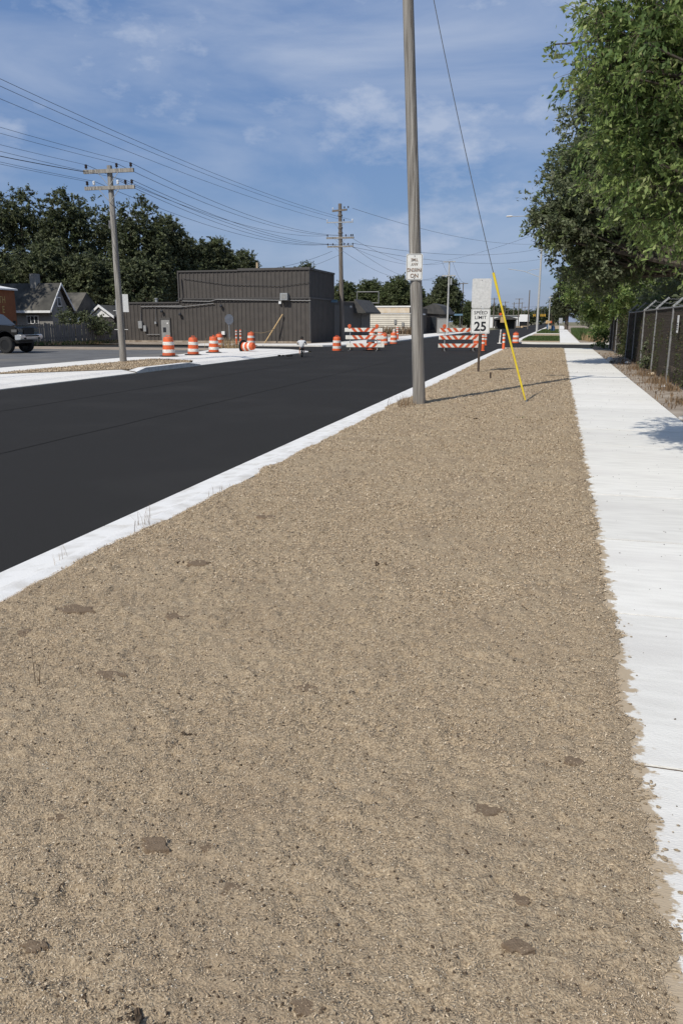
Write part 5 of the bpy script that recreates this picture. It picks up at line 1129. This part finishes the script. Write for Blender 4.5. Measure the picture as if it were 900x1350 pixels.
for k in range(9): MB().box((.12*k*.6, .55*k, .85), (.03, .5, 1.8), .12).build('board', M['fence_wood'], r)
# planted leftovers on the island: pipe with stakes
P = gp(728, 437.5); r = empty('pipe_riser', (P.x, P.y, 0), 0, 'blue pipe riser bundled with tan stakes on the far island', 'pipe')
MB().lathe([(.33, -.1), (.33, .55), (.24, .6), (.24, .95), (.1, 1.0)], 12).build('pipe', M['pipe_blue'], r, smooth=True)
for k, (dx_, h_) in enumerate(((-.15, 2.9), (.2, 2.2), (.4, 1.6), (.0, 1.9))): b = MB(); b.tube([(dx_, .1*k, 0), (dx_-.25, .1*k, h_)], .06, 4); b.build('stake', M['rustpost'] if k < 2 else M['wood_pale'], r)
MB().box((-.65, 0, 1.55), (.7, .1, .38)).build('tag_board', M['wood_pale'], r); MB().box((-.35, -.07, 1.55), (.22, .03, .3)).build('red_mark', M['stripe'], r)
P = gp(720.5, 434.5); r = empty('pipe_riser', (P.x, P.y, 0), 0, 'smaller blue riser under an orange marker on the far island', 'pipe'); MB().lathe([(.14, -.1), (.14, 1.1)], 10).build('pipe', M['pipe_blue'], r); MB().lathe([(.2, 1.1), (.42, 1.3), (.35, 1.75), (.1, 1.9)], 10).build('marker', M['wood_pale'], r); MB().box((0.05, -.42, 1.5), (.3, .04, .3)).build('red_mark', M['stripe'], r)

# ---- left woods: individual trees
def oak(px_, Y, top, halfpx, seed, label, mats=LEAF_OAK, base_frac=.12, n=520, name='oak_tree', group='tall trees behind the house and dark building', ls=.46):
    p_ = at(px_, 430, Y); H_ = at(px_, top, Y).z; dpx = FPX/((np.array([p_.x, Y, 2])-np.array([0, 0, HCAM]))@FW); R_ = halfpx/dpx
    rng = random.Random(seed); lobes = [((0, 0, H_*.5), (R_*.95, R_*.9, H_*.32)), ((0, 0, H_*.78), (R_*.62, R_*.65, H_*.2))]
    for k in range(9):
        a = k*2.4+rng.random(); zf_ = rng.uniform(.28, .86); rr = R_*(1.0-.55*max(0, (zf_-.45)/.45))*rng.uniform(.55, .8)
        lobes.append(((rr*math.cos(a), rr*math.sin(a), H_*zf_), (R_*rng.uniform(.26, .42), R_*rng.uniform(.26, .42), H_*rng.uniform(.08, .14))))
    return make_tree(label, (p_.x, Y, 0), lobes, int(n*1.6), 36, .34, ls*.85, mats, seed, H_*.42, .35, name, 'tree', group, .1, 50, shell=.38)
make_tree('large spreading tree south of the house, beside the orange shop', (-48, 50.5, 0), [((0, 0, 11), (4.2, 4.6, 3.4)), ((1.5, -1, 9.0), (3.0, 3, 2.0)), ((1.5, -2, 13), (3.4, 3, 2.2)), ((-1, -3, 11), (4, 4, 2.6))], 600, 28, .5, .42, LEAF_OAK, 77, 6, .4)
oak(-30, 84, 232, 70, 201, 'dark tall tree at the woods edge behind the orange shop')
oak(40, 92, 240, 62, 202, 'broad dark tree rising behind the house chimney', n=620)
oak(98, 88, 243, 45, 203, 'dark tree behind the gable, below the double crossarms')
oak(140, 96, 262, 48, 204, 'dark tree behind the garage and the double-crossarm pole')
oak(190, 88, 256, 48, 205, 'rounded tree behind the low left part of the dark building', n=600)
oak(228, 94, 278, 38, 206, 'tree behind the raised end of the dark building')
oak(262, 100, 310, 34, 207, 'shorter tree behind the middle of the dark building roof')
oak(290, 104, 309, 34, 208, 'tree with a bumpy top above the dark building roof')
oak(325, 112, 327, 26, 209, 'last descending tree above the dark building roofline')
oak(60, 76, 318, 50, 210, 'low dark tree close behind the house roof', n=420)
oak(120, 78, 330, 44, 211, 'low dark tree right behind the garage', n=420)
oak(180, 80, 338, 44, 212, 'low tree right behind the dark building parapet', n=420)
oak(-10, 72, 330, 45, 213, 'low dark tree behind the orange shop roof', n=420)
oak(746, 172, 350, 23, 240, 'dark round tree beside the far sidewalk, past the side street', LEAF_OAK, n=560, group='trees along the far right roadside')
oak(404, 150, 339, 20, 214, 'small loose tree poking above the dark building corner', n=200, ls=.5)
oak(372, 160, 350, 16, 224, 'smallest treetop peeking over the dark building parapet', n=160, ls=.5)
LEAF_MID = leafmats('mid', [(0.099, 0.12, 0.048), (0.078, 0.099, 0.041), (0.12, 0.141, 0.057), (0.09, 0.123, 0.042)], .2)
gm = 'trees behind the cream building'
oak(455, 165, 368, 26, 215, 'tree just right of the dark pole behind the building corner', LEAF_MID, group=gm); oak(488, 158, 366, 24, 216, 'tree behind the empty billboard frame', LEAF_MID, group=gm)
oak(523, 140, 360, 28, 217, 'tree behind the cream building next to the leaning pole', LEAF_MID, group=gm, n=600); oak(545, 170, 372, 20, 218, 'tree half hidden behind the leaning pole', LEAF_MID, group=gm)
oak(586, 150, 362, 25, 219, 'dense dark rounded tree behind the pale pole', LEAF_OAK, n=640, group=gm); oak(566, 175, 388, 14, 220, 'small dark tree left of the dense rounded tree', LEAF_OAK, group=gm, n=300)
oak(617, 190, 396, 16, 221, 'lighter tree beside the speed sign back edge', LEAF_MID, group=gm, n=300); oak(607, 172, 404, 10, 222, 'low shrubby tree behind the thin grey pole', LEAF_MID, group=gm, n=240)
tag(bush('dark bush in front of the house gable above the board fence', (gp(72, 453).x+.2, 53.6, 0), [((0, 0, 1.5), (1.1, .7, 1.2)), ((1.6, .3, 1.6), (1.2, .7, .9)), ((2.9, .4, 1.2), (1.2, .7, .55))], 130, 24, .25, .22, LEAF_OAK, 230))
# far tree line at the end of the road: each crown of its own
tl = [(630, 405), (641, 408), (652, 401), (664, 404), (676, 407), (688, 410), (700, 409), (712, 405), (724, 402), (736, 404)]
pro = None
for i, (px_, ty) in enumerate(tl):
    Y = 430+(i % 3)*25; p_ = at(px_, 425, Y); H_ = at(px_, ty, Y).z
    l_ = 'distant dark tree in the hazy row closing the far end of the road'
    if pro is None:
        pro = make_tree(l_, (p_.x, Y, 0), [((0, 0, 4.6), (4.6, 4, 3.6)), ((1.5, 0, 7), (3, 3, 2.4)), ((-2, 0, 6.4), (2.6, 3, 2.2))], 260, 22, .7, .9, LEAF_OAK, 300, 3.5, .3, 'far_tree', group='distant trees at the end of the road'); pro.scale = (1, 1, H_/9.4)
    else: dup(pro, (p_.x, Y, 0), i*1.7, l_, None, (1.0+.1*(i % 3), 1, H_/9.4))

# ================================================================== FAR ROAD END
Y = 240; a, b2 = at(645, 425, Y), at(684, 425, Y); zt_ = at(660, 416.5, Y).z
r = empty('white_warehouse', (a.x, Y, 0), 0, 'long low white building at the far end of the road', 'building'); MB().bx(0, b2.x-a.x, 0, 12, -.15, zt_).build('wall', M['farwhite'], r); MB().bx(-.2, b2.x-a.x+.2, -.3, 12.2, zt_, zt_+.25).build('roof', M['box_grey'], r)
for k in range(3): MB().bx(1.2+k*2.6, 2.4+k*2.6, -.06, 0, .2, 2.2).build('window', M['glass'], r)
Y = 200; q_ = at(666, 427, Y); r = empty('canopy_shelter', (q_.x, Y, 0), 0, 'small dark-roofed shelter in front of the far white building', 'shelter')
b = MB(); b.extr([(-3.0, 2.3), (0, 3.1), (3.0, 2.3), (3.0, 2.1), (-3.0, 2.1)], 'Y', -1.5, 1.5); b.build('roof', M['roofing'], r)
for sx in (-2.4, 2.4): MB().bx(sx-.15, sx+.15, -1.2, 1.2, -.15, 2.1).build('pillar', M['siding_trim'], r)
MB().bx(-2.2, 2.2, 1.0, 1.2, -.15, 2.1).build('back_panel', M['siding_trim'], r); MB().box((-.6, -1.7, 2.1), (1.2, .06, 1.4)).build('sign_panel', M['wood_pale'], r); MB().box((-1.2, -1.8, 3.4), (.6, .2, .6)).build('beacon', M['stripe'], r)
Y = 230; q_ = at(690.5, 419.5, Y); r = empty('box_trailer', (q_.x, Y, 0), 0, 'small white box trailer beside the far poles', 'trailer'); MB().bx(-1.3, 1.3, 0, 4, q_.z-1.0, q_.z+1.0).build('box', M['farwhite'], r, bevel=.05)
for sx in (-1, 1): MB().lathe([(.4, -.12), (.4, .12)], 12, (sx*1.1, .8, .3), axis='X').build('wheel', M['rubber'], r)
MB().bx(-1.2, 1.2, .3, 3.6, .45, q_.z-1.0).build('underframe', M['grille'], r)
LB = 'low stack of tan lumber beside the far end of the road'
for i, (px_, py_, w_) in enumerate(((668, 432.5, 3.2), (676, 431, 2.6), (684, 432, 2.2), (690, 430.5, 3.4), (672, 430, 3.0), (661, 431, 2.0))):
    P = gp(px_, py_, -.1); b = MB()
    for k in range(4): b.box((random.uniform(-.3, .3), k*.2, .08+.17*k*(1 if i % 2 else .6)), (w_, .5, .14), random.uniform(-.15, .15))
    o = b.build('lumber_stack', M['lumber']); o.location = P; tag(o, LB, 'lumber', 'lumber stacks at the far road end')
# traffic signals on a span wire
Y = 330; s0, s1 = at(640, 402, Y), at(745, 402, Y)
wire((s0.x, Y, s0.z), (s1.x, Y, s1.z), .8, 'span wire carrying the far yellow traffic signals', None, .04)
for i, px_ in enumerate((703.8, 713.3, 717.2)):
    q_ = at(px_, 415.8, Y); r = empty('traffic_signal', (q_.x, Y, q_.z), 0, 'yellow traffic signal hanging over the far crossing', 'traffic signal', 'far yellow traffic signals')
    MB().box((0, 0, 0), (.9, .5, 1.0)).build('housing', M['signal'], r, bevel=.05); b = MB(); b.tube([(0, 0, .5), (0, 0, at(px_, 405.5, Y).z-q_.z)], .05, 5); b.build('hanger', M['galv_dark'], r)
    for z_ in (-.25, .25): b = MB(); b.lathe([(.17, -.33), (.17, -.26)], 10, (0, 0, z_), axis='Y'); b.build('lens', M['grille'], r)
q_ = at(737, 425, 118); r = empty('road_sign', (q_.x, 118, 0), 0, 'small grey sign beside the far sidewalk under the dark tree', 'sign'); MB().box((0, 0, 1.0), (.07, .05, 2.2)).build('post', M['galv'], r); MB().box((.15, -.04, 1.75), (.5, .02, .75)).build('plate', M['sign_back'], r)
print('objects', len(bpy.data.objects))
